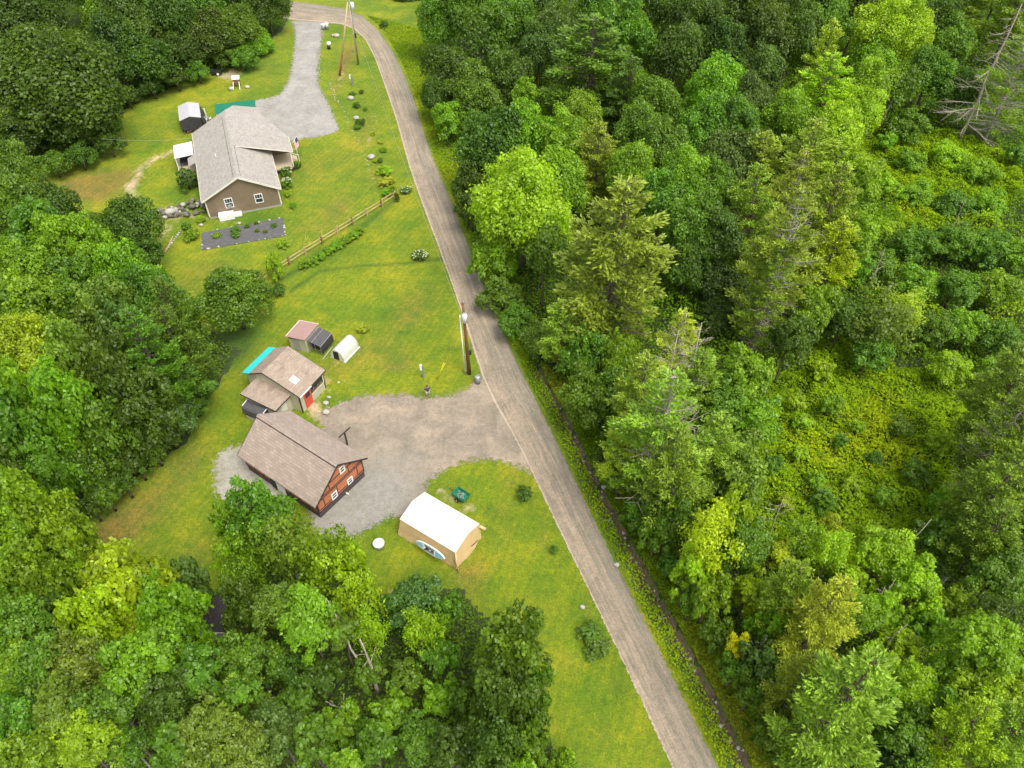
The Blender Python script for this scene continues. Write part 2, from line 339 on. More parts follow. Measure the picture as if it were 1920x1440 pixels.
strip(0, [(600, 640), (640, 660), (760, 670)], 2.0, .4)
for s in [(430, 640, 60, 35, .9), (420, 680, 40, 40, .6), (780, 1080, 60, 40, .5), (640, 540, 90, 16, .25), (1160, 1290, 22, 40, .6), (330, 780, 40, 60, .2), (470, 700, 25, 50, .4), (1000, 960, 50, 40, .3), (1010, 1150, 40, 90, .35), (850, 500, 40, 40, .2), (900, 1120, 50, 40, .4), (560, 290, 8, 60, .5), (600, 470, 60, 10, .4)]: spot(2, *s)  # first two spots paint the lone tree's shadow into the grass
strip(2, [(545, 545), (600, 508), (680, 498), (760, 494), (870, 480)], .5, .7)  # painted shading along the embankment line
for s in [(300, 240, 60, 20, .35), (420, 500, 60, 16, .45), (640, 390, 30, 30, .45), (580, 430, 60, 12, .4), (180, 370, 60, 20, .5), (760, 600, 40, 30, .35), (560, 560, 50, 16, .3), (740, 690, 40, 12, .5), (1060, 1240, 40, 30, .35), (1130, 1360, 30, 40, .35), (930, 960, 30, 20, .35), (360, 860, 40, 30, .35), (510, 150, 30, 30, .3)]: spot(0, *s)
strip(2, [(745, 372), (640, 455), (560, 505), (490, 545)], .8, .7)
def grid_obj(name, P, z, nx, ny, attrs, m):
    V = np.column_stack([P, z]).astype(np.float32); me = bpy.data.meshes.new(name); nv = len(V); nf = (nx-1)*(ny-1)
    i = (np.arange(ny-1)[:, None]*nx+np.arange(nx-1)[None, :]).ravel(); q = np.stack([i, i+1, i+nx+1, i+nx], 1).astype(np.int32)
    me.vertices.add(nv); me.vertices.foreach_set('co', V.ravel()); me.loops.add(nf*4); me.loops.foreach_set('vertex_index', q.ravel())
    me.polygons.add(nf); me.polygons.foreach_set('loop_start', np.arange(0, nf*4, 4, dtype=np.int32)); me.polygons.foreach_set('use_smooth', np.ones(nf, bool))
    for an, a in attrs.items():
        A = me.attributes.new(an, 'FLOAT_COLOR', 'POINT'); A.data.foreach_set('color', a.astype(np.float32).ravel())
    me.materials.append(m); me.update(); me.validate(); o = bpy.data.objects.new(name, me); COL.objects.link(o); return o
n = N('turf'); co = n.co(); at = n.new('ShaderNodeAttribute'); at.attribute_name = 'gm'
sp = n.new('ShaderNodeSeparateColor'); n.lk(at.outputs['Color'], sp.inputs[0])
f1 = n.noise(.11, co, 5, .6, .4); f2 = n.noise(.8, co, 5, .7, .3); f3 = n.noise(7, co, 4, .8)
GRASS = n.ramp(f1, [(.3, (.095, .168, .003)), (.5, (.155, .215, .003)), (.7, (.235, .262, .005))])
jig = n.math('MULTIPLY', n.math('SUBTRACT', f2, .5), 1.1)
def msk(ch, lo=.3, hi=.8):
    return n.ramp(n.math('ADD', ch, jig), [(lo, (0, 0, 0)), (hi, (1, 1, 1))])
def gate(ch, w=.08): return n.math('MULTIPLY', msk(ch), n.math('GREATER_THAN', ch, w))
DRY = n.ramp(f3, [(.3, (.155, .13, .018)), (.7, (.235, .195, .034))])
SOIL = n.ramp(f3, [(.3, (.34, .27, .15)), (.7, (.52, .44, .29))])
LUSH_SHADE = n.ramp(f3, [(.3, (.035, .085, .005)), (.7, (.07, .13, .008))])  # dark green of longer grass and of the lawn's painted shade
FLOOR = n.ramp(f2, [(.3, (.02, .035, .008)), (.55, (.045, .07, .012)), (.75, (.075, .06, .03))])
c = n.mix(n.math('MULTIPLY', msk(sp.outputs[0], .15, .9), n.math('MULTIPLY', sp.outputs[0], 1.3), clamp=True), GRASS, DRY)
c = n.mix(n.math('MULTIPLY', msk(sp.outputs[2], .15, .9), n.math('MULTIPLY', sp.outputs[2], 1.5), clamp=True), c, LUSH_SHADE)
c = n.mix(n.math('MULTIPLY', msk(sp.outputs[1], .25, .7), n.math('GREATER_THAN', sp.outputs[1], .06)), c, SOIL)
f4 = n.noise(2.6, co, 6, .85, .2); f5 = n.noise(.28, co, 3, .5, .5)
c = n.mix(1.0, c, n.ramp(f3, [(.25, (.45, .52, .45)), (.75, (1.5, 1.42, 1.5))]), 'MULTIPLY')
c = n.mix(1.0, c, n.ramp(f4, [(.28, (.48, .62, .6)), (.72, (1.5, 1.34, 1.3))]), 'MULTIPLY')
c = n.mix(1.0, c, n.ramp(f2, [(.3, (.70, .82, .8)), (.7, (1.28, 1.16, 1.1))]), 'MULTIPLY')
c = n.mix(1.0, c, n.ramp(f5, [(.35, (.80, .92, .8)), (.65, (1.18, 1.06, 1.1))]), 'MULTIPLY')
wv = n.new('ShaderNodeTexWave'); wv.inputs['Scale'].default_value = .42; wv.inputs['Distortion'].default_value = 3.5; wv.inputs['Detail'].default_value = 3; wv.inputs['Detail Scale'].default_value = .6
mp = n.new('ShaderNodeMapping'); mp.inputs['Rotation'].default_value = (0, 0, radians(22)); n.lk(co, mp.inputs[0]); n.lk(mp.outputs[0], wv.inputs[0])
c = n.mix(1.0, c, n.ramp(wv.outputs['Fac'], [(.2, (.94, .97, .94)), (.8, (1.06, 1.03, 1.06))]), 'MULTIPLY')
edge = n.math('GREATER_THAN', n.math('ADD', at.outputs['Alpha'], n.math('MULTIPLY', n.math('SUBTRACT', n.noise(1.5, co, 5, .7), .5), 1.2)), .5)
c = n.mix(edge, FLOOR, c); n.bump(f3, .05, .9); M['turf'] = n.fin(c, .95)
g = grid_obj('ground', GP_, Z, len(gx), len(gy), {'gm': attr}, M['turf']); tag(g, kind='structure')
far = bx(-700, 700, -300, 1200, -1.5, -1.2).build('terrain', plain('far_forest_floor', (.04, .07, .015), .95, .4, .2)); tag(far, kind='structure')
# ditch channel
NL = len(DITCH); mb = MB(); V = []; F = []; ofs = [-1.25, -.95, -.6, -.3, -.1, .1, .3, .62, .95, 1.25]; zz = [-.03, .05, -.02, -.30, -.38, -.36, -.26, -.0, .05, -.03]
fine = [DITCH[i]*(1-t)+DITCH[i+1]*t for i in range(NL-1) for t in np.linspace(0, 1, 14, endpoint=False)]+[DITCH[-1]]
rr = random.Random(5)
for i, p in enumerate(fine):
    d = fine[min(i+1, len(fine)-1)]-fine[max(i-1, 0)]; d = d/np.hypot(*d); nn = np.array([d[1], -d[0]]); wv = .12*sin(i*.5)+.1*(rr.random()-.5)
    V += [(p[0]+nn[0]*(o+wv), p[1]+nn[1]*(o+wv), z+(rr.random()-.5)*.05*(abs(o) < 1)) for o, z in zip(ofs, zz)]
k = len(ofs)
for i in range(len(fine)-1): F += [(i*k+j, i*k+j+1, (i+1)*k+j+1, (i+1)*k+j) for j in range(k-1)]
n = N('ditch_soil'); co = n.co(); spx = n.new('ShaderNodeSeparateXYZ'); n.lk(co, spx.inputs[0])
mud = n.ramp(n.noise(4, co, 5, .75), [(.3, (.06, .045, .022)), (.55, (.13, .098, .05)), (.8, (.25, .21, .12))])
gr = n.ramp(n.noise(3, co, 4, .7), [(.3, (.04, .08, .01)), (.7, (.10, .15, .012))])
c = n.mix(n.ramp(n.math('ADD', spx.outputs[2], n.math('MULTIPLY', n.math('SUBTRACT', n.noise(2.5, co, 4), .5), .4)), [(.42, (0, 0, 0)), (.5, (1, 1, 1))]), mud, gr)
n2 = n.math('GREATER_THAN', n.math('ADD', spx.outputs[2], n.math('MULTIPLY', n.math('SUBTRACT', n.noise(2.5, co, 4), .5), .35)), -.05)
c = n.mix(n2, mud, gr); n.bump(n.noise(8, co, 4), .06); M['ditch'] = n.fin(c, .9)
tag(mb.add(V, F, True).build('ditch', M['ditch']), kind='structure')
# road sheet
def ribbon(name, A, B, z, m, nseg=7, nc=24, ext=.35):
    V = []; T = []
    for i in range(len(A)-1):
        for t in np.linspace(0, 1, nseg, endpoint=False) if i < len(A)-2 else np.linspace(0, 1, nseg):
            a = A[i]*(1-t)+A[i+1]*t; b = B[i]*(1-t)+B[i+1]*t; d = (b-a)/np.hypot(*(b-a)); a = a-d*ext; b = b+d*ext
            for k in range(nc+1):
                u = k/nc; p = a*(1-u)+b*u; V.append((p[0], p[1]))
                w = np.hypot(*(b-a)); e = min(u, 1-u)*w/(2*ext+.15)
                # worn wheel tracks beside a greyer centre and shoulder
                T.append((max(math.exp(-((u-.52)/.035)**2)*.7, .95*math.exp(-((u-.90)/.10)**2), .9*math.exp(-((u-.70)/.07)**2)), min(1, e), u, (i+t)*.3))
    ny = len(V)//(nc+1); return grid_obj(name, np.array(V), np.full(len(V), z), nc+1, ny, {'tr': np.array(T)}, m)
def smooth(A, k=1):
    for _ in range(k):
        B = A.copy(); B[1:-1] = A[1:-1]*.5+(A[:-2]+A[2:])*.25; A = B
    return A
tag(ribbon('road', smooth(RL), smooth(RR), .016, M['road']), kind='structure')
def sheet(name, px, z, m, step=.4, soft=1.5, track=None):
    P = GA(px); lo = P.min(0)-1.2; hi = P.max(0)+1.2; xs = np.arange(lo[0], hi[0], step); ys = np.arange(lo[1], hi[1], step)
    X, Y = np.meshgrid(xs, ys); Q = np.stack([X.ravel(), Y.ravel()], 1); ins = inpoly(Q, P); d = segdist(Q, np.vstack([P, P[:1]]))
    sd_ = np.where(ins, d, -d); e = np.clip(sd_/soft*.5+.5, 0, 1); nx = len(xs)
    keep = sd_ > -1.0; idx = -np.ones(len(Q), int); i = (np.arange(len(ys)-1)[:, None]*nx+np.arange(nx-1)[None, :]).ravel()
    q = np.stack([i, i+1, i+nx+1, i+nx], 1); q = q[keep[q].all(1)]; used = np.unique(q); idx[used] = np.arange(len(used))
    me = bpy.data.meshes.new(name); me.from_pydata([(a, b, z) for a, b in Q[used]], [], [tuple(r) for r in idx[q].tolist()])
    T = np.zeros((len(used), 4), np.float32); T[:, 1] = e[used]; T[:, 3] = 1
    if track is not None: T[:, 0] = track(Q[used])
    A = me.attributes.new('tr', 'FLOAT_COLOR', 'POINT'); A.data.foreach_set('color', T.ravel()); me.materials.append(m)
    o = bpy.data.objects.new(name, me); COL.objects.link(o); return tag(o, kind='structure')
sheet('driveway', [(548, 40), (553, 54), (554, 75), (550, 108), (543, 150), (526, 177), (510, 183), (478, 188), (460, 215), (490, 250), (545, 264), (564, 260), (597, 257), (632, 247), (634, 238), (620, 208), (614, 192), (597, 162), (595, 135), (599, 100), (603, 73), (603, 56), (609, 46), (610, 38)], .008, M['gravel_l'])
def ytrack(P):
    c = np.array(G(700, 930)); c2 = np.array(G(640, 1000)); return np.clip(np.exp(-(((P-c)/4.2)**2).sum(1))+np.exp(-(((P-c2)/4.0)**2).sum(1)), 0, 1)
sheet('gravel_yard', [(596, 778), (610, 768), (640, 756), (670, 744), (710, 740), (760, 740), (800, 747), (850, 740), (880, 727), (900, 705), (935, 740), (1000, 845), (1012, 892), (985, 880), (955, 868), (915, 860), (875, 864), (840, 877), (815, 893), (800, 908), (797, 925), (762, 966), (730, 968), (703, 984), (670, 1002), (620, 1015), (590, 990), (560, 900), (570, 830), (606, 800)], .006, M['gravel_m'], track=ytrack)
sheet('gravel_patch', [(448, 836), (425, 840), (408, 855), (400, 885), (404, 918), (424, 940), (440, 975), (470, 990), (520, 985), (540, 940), (500, 890), (470, 850)], .005, M['gravel_w'])
# ------------------------------------------------------------------ foliage
def cards_mesh(name, C, T, B, m, lv=None, lc=None):
    """leaf sprays: centre C, half-vectors T (long) and B (short)"""
    n = len(C); V = np.empty((n, 4, 3), np.float32)
    V[:, 0] = C-T; V[:, 1] = C+B-T*.1; V[:, 2] = C+T; V[:, 3] = C-B-T*.1
    me = bpy.data.meshes.new(name); me.vertices.add(n*4); me.vertices.foreach_set('co', V.ravel())
    me.loops.add(n*4); me.loops.foreach_set('vertex_index', np.arange(n*4, dtype=np.int32))
    me.polygons.add(n); me.polygons.foreach_set('loop_start', np.arange(0, n*4, 4, dtype=np.int32))
    if lv is not None:
        A = me.attributes.new('lv', 'FLOAT', 'POINT'); A.data.foreach_set('value', np.repeat(lv, 4).astype(np.float32))
    if lc is not None:
        A = me.attributes.new('lc', 'FLOAT_COLOR', 'POINT'); A.data.foreach_set('color', np.repeat(np.column_stack([lc, np.ones(n)]), 4, 0).astype(np.float32).ravel())
    me.materials.append(m); me.update(); me.validate(); return me
def unit(v): return v/(np.linalg.norm(v, axis=1, keepdims=True)+1e-9)
def frame(Nn, r):
    """random tangent pair for normals Nn"""
    a = unit(np.cross(Nn, r.normal(size=Nn.shape))); return a, np.cross(Nn, a)
def broadleaf(seed, R, nl, per, leaf, flat=.85, loose=0.38):
    """crown of nl leafy boughs around (0,0,0); vertical half size is R as well"""
    r = np.random.default_rng(seed); Cs = []; Ns = []; L = []; lob = []
    ph = r.random((6, 3))*6; am = r.normal(size=(6, 3))
    for i in range(nl):
        inner = i > nl*.86
        z = 1-2*((i+.5)/nl)*.86 if not inner else r.uniform(-.5, .5); a = i*2.39996+r.uniform(-.35, .35); q = math.sqrt(max(0, 1-z*z)); d = np.array([q*cos(a), q*sin(a), z])
        irr = .76+.27*sum(math.sin(3*am[k]@d+ph[k, 0]) for k in range(6))/2.2
        rad = R*np.clip(irr, .5, 1.08)*(1 if not inner else .45)
        lr = R*r.uniform(.13, .32)*(1.2 if inner else 1); c = d*(rad-lr*.75)
        c[2] += .10*R*r.uniform(-1, 1)
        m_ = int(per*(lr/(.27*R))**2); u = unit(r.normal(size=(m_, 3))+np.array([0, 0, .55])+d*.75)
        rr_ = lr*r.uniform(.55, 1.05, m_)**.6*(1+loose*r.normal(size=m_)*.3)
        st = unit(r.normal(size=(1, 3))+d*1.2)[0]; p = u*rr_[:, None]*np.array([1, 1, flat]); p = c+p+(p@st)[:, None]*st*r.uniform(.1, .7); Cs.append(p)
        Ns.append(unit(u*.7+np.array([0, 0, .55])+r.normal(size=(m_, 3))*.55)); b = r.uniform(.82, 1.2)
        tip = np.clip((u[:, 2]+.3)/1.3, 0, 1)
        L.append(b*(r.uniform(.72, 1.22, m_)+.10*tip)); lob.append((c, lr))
    C = np.vstack(Cs); Nn = np.vstack(Ns); lv = np.concatenate(L); a, b = frame(Nn, r); s = leaf*r.uniform(.65, 1.35, (len(C), 1))
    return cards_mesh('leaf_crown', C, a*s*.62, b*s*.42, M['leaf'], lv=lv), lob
def trunk_for(lob, R, seed, pale=False, limbs=9):
    """stem of unit foot-to-crown-centre length 1 in z is scaled later; limbs reach into the boughs"""
    r = random.Random(seed); mb = MB(); H0 = 8.0; w = .026*R+.06
    pts = [(0, 0, 0)]
    for k in range(1, 6): pts.append((r.uniform(-.12, .12)*k*.5, r.uniform(-.12, .12)*k*.5, H0*k/5))
    mb.tube([(p[0], p[1], p[2]) for p in pts]+[(pts[-1][0], pts[-1][1], H0+R*.7)], [w*1.5, w*1.15, w, w*.9, w*.75, w*.6, w*.15], 7)
    for c, lr in r.sample(lob, min(limbs, len(lob))):
        z0 = H0-R*r.uniform(.1, .9); a = Vector((pts[4][0]*.6, pts[4][1]*.6, z0)); b = Vector((c[0], c[1], H0+c[2])); mid = a.lerp(b, .5)+Vector((0, 0, -.12*R))
        mb.tube([a, mid, b], [w*.5, w*.35, w*.08], 5, cap=False)
    return mb.mesh('trunk', M['palebark'] if pale else M['bark'])
def pine(seed, H, R, dens=1.0, bare=.0, low=.18, up=.25):
    """whorled pine: trunk with every branch, crown of needle plumes; bare = share of dead naked branches in the lower half"""
    r = np.random.default_rng(seed); mb = MB(); C = []; T = []; B = []; L = []; dead = MB()
    w0 = .012*H+.06; bend = r.uniform(-.4, .4, 2)
    def ax(z): t = z/H; return np.array([bend[0]*t*t, bend[1]*t*t, z])
    mb.tube([ax(H*t) for t in np.linspace(0, 1, 9)], [w0*(1-t)**.8+.02 for t in np.linspace(0, 1, 9)], 8)
    nw = int(H/.8); ga = 0
    for wi in range(nw):
        t = low+(1-low)*(wi+.3*r.random())/nw; z = H*t; tt = (t-low)/(1-low)
        prof = math.sin(min(1, (1-tt)*1.25+.08)*pi/2)**.9*(.7+.3*min(1, tt*4)); nb = r.integers(4, 7); ga += 1
        for k in range(nb):
            a = 2*pi*(k+.5*r.random())/nb+ga*1.1; Lb = R*prof*r.uniform(.62, 1.12); el = up*(.2+tt)+r.uniform(-.12, .12)
            dv = np.array([cos(a), sin(a), 0]); p0 = ax(z); n_ = 6; P = []
            for j in range(n_):
                s = j/(n_-1); P.append(p0+dv*Lb*s+np.array([0, 0, Lb*(el*s-.22*s*(1-s)+.10*s*s)]))
            naked = r.random() < bare*max(0, 1.25-tt*1.3)
            mb.tube(P, [max(.012, w0*.28*(1-.85*j/(n_-1))) for j in range(n_)], 4, cap=False)
            if naked:
                for q in range(4):
                    s = r.uniform(.35, .95); i0 = P[int(s*(n_-1))]; sd2 = np.array([-dv[1], dv[0], 0])*r.choice([-1, 1])
                    mb.tube([i0, i0+dv*Lb*.13+sd2*Lb*.14+np.array([0, 0, r.uniform(-.1, .25)]), i0+dv*Lb*.24+sd2*Lb*.24+np.array([0, 0, r.uniform(-.2, .3)])], [.03, .02, .012], 3, cap=False)
                continue
            npad = max(2, int(Lb*1.7))
            bb = r.uniform(.8, 1.2)
            for q in range(npad):
                s = .34+.66*(q+r.random()*.5)/npad; i0 = P[0]+(P[-1]-P[0])*s; f = s*(n_-1); j = min(int(f), n_-2); i0 = P[j]*(1-(f-j))+P[j+1]*(f-j)
                side = np.array([-dv[1], dv[0], 0]); pc = i0+side*Lb*r.uniform(-.22, .22)*(1.15-s*.6)+np.array([0, 0, .05]); pr = (.22+.085*Lb)*r.uniform(.75, 1.25)
                m_ = int(40*dens*(pr/.45)**1.5); u = r.normal(size=(m_, 3))*np.array([.55, .55, .22])
                c_ = pc+u*pr+dv*pr*.3
                dirv = unit(u*np.array([1, 1, .5])*.7+dv*.7+np.array([0, 0, .30])+r.normal(size=(m_, 3))*.25)
                C.append(c_); nn = unit(np.array([0, 0, 1.])+r.normal(size=(m_, 3))*.55); bi = unit(np.cross(dirv, nn))
                s_ = r.uniform(.7, 1.3, (m_, 1)); T.append(dirv*.20*s_); B.append(bi*.078*s_); L.append(bb*r.uniform(.75, 1.25, m_))
    crown = cards_mesh('needle_crown', np.vstack(C), np.vstack(T), np.vstack(B), M['needle'], lv=np.concatenate(L))
    return crown, mb.mesh('trunk', M['palebark'] if bare > .3 else M['bark']), None
def snag(seed, H, spread=.35, n=14, w=.16, lo=.3, droop=0.0, lean=(0, 0), sub=3):
    r = random.Random(seed); mb = MB(); P = []
    for k in range(7):
        t = k/6; P.append(Vector((lean[0]*t*H+r.uniform(-.08, .08), lean[1]*t*H+r.uniform(-.08, .08), H*t)))
    mb.tube(P, [w*(1-.8*k/6) for k in range(7)], 7)
    for i in range(n):
        t = lo+(1-lo)*i/n; f = t*6; j = min(int(f), 5); a = P[j].lerp(P[j+1], f-j); g = r.uniform(0, 2*pi); Lb = H*spread*(1.15-t)*r.uniform(.5, 1.2)
        dv = Vector((cos(g), sin(g), r.uniform(.1, .6)-droop)); b = a+dv*Lb*.5; c = b+(dv+Vector((r.uniform(-.3, .3), r.uniform(-.3, .3), -droop*.6+r.uniform(-.1, .3))))*Lb*.5
        ww = w*.34*(1.1-t); mb.tube([a, b, c], [ww, ww*.65, .012], 5, cap=False)
        for q in range(sub):
            s = r.uniform(.25, .95); e = a.lerp(c, s)+(b-a.lerp(c, .5))*.6; d2 = dv+Vector((r.uniform(-1, 1), r.uniform(-1, 1), r.uniform(-.5, .5))); ee = e+d2*Lb*.22
            mb.tube([e, ee, ee+Vector((r.uniform(-.2, .2), r.uniform(-.2, .2), r.uniform(-.15, .2)))*Lb], [ww*.35, .014, .007], 4, cap=False)
    return mb.mesh('trunk', M['deadwood'])
LIB = {}
def lib(key, R0, items): LIB[key] = (R0, items)
def mk(seed, R, nl, per, leaf, **k):
    cm, lob = broadleaf(seed, R, nl, per, leaf, **{a: b for a, b in k.items() if a != 'pale'}); return cm, trunk_for(lob, R, seed, k.get('pale', False)), None
lib('S', 1.4, [mk(10+i, 1.4, 26, 105, .18) for i in range(4)])
lib('M', 2.6, [mk(20+i, 2.6, 60, 160, .215) for i in range(7)])
lib('L', 4.2, [mk(40+i, 4.2, 110, 200, .25) for i in range(6)])
lib('X', 6.2, [mk(60+i, 6.2, 160, 260, .29) for i in range(3)])
lib('W', 2.6, [mk(80+i, 2.6, 34, 100, .19, loose=.9, pale=True) for i in range(4)])      # thin, open crowns
lib('P', (15, 4.2), [pine(90+i, 15, 4.2, 1.0, .12) for i in range(4)])
lib('Q', (18, 4.8), [pine(100+i, 18, 4.8, .9, .75, low=.10) for i in range(3)])          # ragged, half bare
lib('C', (9, 3.0), [pine(110+i, 9, 3.0, 1.5, .0, low=.05, up=.45) for i in range(2)])    # dense young pine
COLS = dict(dk=(.092, .172, .010), dd=(.070, .132, .010), md=(.135, .265, .012), lt=(.215, .385, .010), yl=(.32, .48, .011), yy=(.72, .68, .012), bl=(.11, .20, .026),
            ol=(.19, .29, .022), pn=(.27, .40, .032), pg=(.125, .245, .018), py=(.42, .50, .035))
TONE = dict(dk='dark green', dd='very dark green', md='mid green', lt='fresh green', yl='yellow-green', yy='bright yellow', bl='blue-green', ol='olive green', pn='pale olive', pg='deep green', py='pale yellow-green')
used_rng = random.Random(11)
TREES = []
EDGE = [np.vstack([LAWN, LAWN[:1]]), DITCH]
def hs_(x, y, H, R):
    """half height of a crown: at the wood's edge foliage hangs almost to the grass"""
    d = min(segdist(np.array([[x, y]]), e)[0] for e in EDGE); return min(max(.46*H, .85*R), 2.3*R) if d < 6 else min(max(.42*H, .85*R), 1.35*R)
def plant(px, py, rpx, H, kind, col, label=None, name=None, rz=None, sz=None, var=None, wood=False):
    """crown centre seen at px,py with radius rpx; total height H metres"""
    if kind in 'PQC':
        zc = H*(.55 if kind != 'C' else .45)
    else: zc = H*.56
    for _ in range(3):
        x, y = G(px, py, zc); R = rpx*depth(x, y, zc)/FPX
        if kind not in 'PQC': zc = H-(sz or hs_(x, y, H, R))
    if wood:   # a tree of the woods stands outside the lawn, road and verge
        for _ in range(14):
            z0 = H*(.55 if kind in 'PQ' else .45) if kind in 'PQC' else max(H-hs_(x, y, H, R), H*.45)
            x, y = G(px, py, z0); R = rpx*depth(x, y, z0)/FPX; q = np.array([[x, y]])
            if H < 4.5 or not (inpoly(q, LAWN)[0] or inpoly(q, VERGE)[0] or segdist(q, DITCH)[0] < 1.2): break
            H *= .90
    if kind in 'PQC': key = kind
    elif kind == 'W': key = 'W'
    else: key = 'S' if R < 1.75 else 'M' if R < 3.1 else 'L' if R < 5.0 else 'X'
    R0, items = LIB[key]; it = items[used_rng.randrange(len(items))] if var is None else items[var % len(items)]
    nm = name or ('pine_tree' if kind in 'PQC' else ('shrub' if H < 3.2 else 'broadleaf_tree'))
    root = thing(nm, label, 'pine tree' if kind in 'PQC' else ('shrub' if H < 3.2 else 'tree'), (x, y, 0), used_rng.uniform(0, 6.28) if rz is None else rz)
    jc = tuple(max(.005, v*used_rng.uniform(.9, 1.1)) for v in COLS[col])
    def child(nm_, me, loc, sc, color=None):
        o = bpy.data.objects.new(nm_, me); COL.objects.link(o); o.parent = root; o.location = loc; o.scale = sc
        if color: o.color = (*color, 1)
        return o
    if kind in 'PQC':
        sz_ = H/R0[0]; s = R/R0[1]; child('crown', it[0], (0, 0, 0), (s, s, sz_), jc); child('trunk', it[1], (0, 0, 0), (s, s, sz_))
        if False: child('dead_branch', it[2], (0, 0, 0), (s, s, sz_))
    else:
        s = R/R0; half = sz or hs_(x, y, H, R); zc2 = H-half; hz = half/R0
        child('crown', it[0], (0, 0, zc2), (s, s, hz), jc)
        child('trunk', it[1], (0, 0, 0), (s, s, max(.05, zc2/8.0)))
    TREES.append(dict(o=root, px=px, py=py, kind=kind, col=col, H=H, r=rpx)); return root
# ---- left woods and lone trees: (px, py, r, H, kind, col, label or None)
BANDS_R = [(60, 'level with the far road bend'), (150, 'level with the two road-bend poles'), (240, 'level with the grey-roofed house roof'), (330, 'level with the front flower bushes'), (420, 'level with the garden bed'), (510, 'level with the rail fence'), (600, 'level with the pole transformer'), (690, 'level with the brown pole foot'), (780, 'level with the standing person'), (870, 'level with the barn roof'), (950, 'level with the tan shelter'), (1030, 'level with the paddleboard'), (1110, 'a little below the tan shelter'), (1190, 'level with the roadside leafy bed'), (1270, 'a little below the roadside leafy bed'), (1350, 'near the bottom edge'), (9999, 'at the bottom edge')]
BANDS_L = [(60, 'along the top edge'), (150, 'above the grey-roofed house'), (240, 'level with the metal-roofed shed'), (330, 'level with the house deck'), (420, 'level with the boulder wall'), (510, 'just below the garden bed level'), (600, 'level with the pink-roofed shed'), (690, 'level with the turquoise roof strip'), (780, 'level with the workshop annex'), (870, 'level with the timbered barn'), (950, 'level with the barn front'), (1030, 'level with the tan shelter'), (1110, 'just below the tan shelter level'), (1190, 'level with the dark hidden shed'), (1270, 'just below the dark hidden shed'), (1350, 'near the bottom edge'), (9999, 'at the bottom edge')]
ORD = ['first', 'second', 'third', 'fourth', 'fifth', 'sixth', 'seventh', 'eighth', 'ninth', 'tenth', 'eleventh', 'twelfth', 'thirteenth', 'fourteenth', 'fifteenth', 'sixteenth', 'seventeenth', 'eighteenth', 'nineteenth', 'twentieth', 'twenty-first', 'twenty-second', 'twenty-third', 'twenty-fourth', 'twenty-fifth', 'twenty-sixth', 'twenty-seventh', 'twenty-eighth', 'twenty-ninth', 'thirtieth']
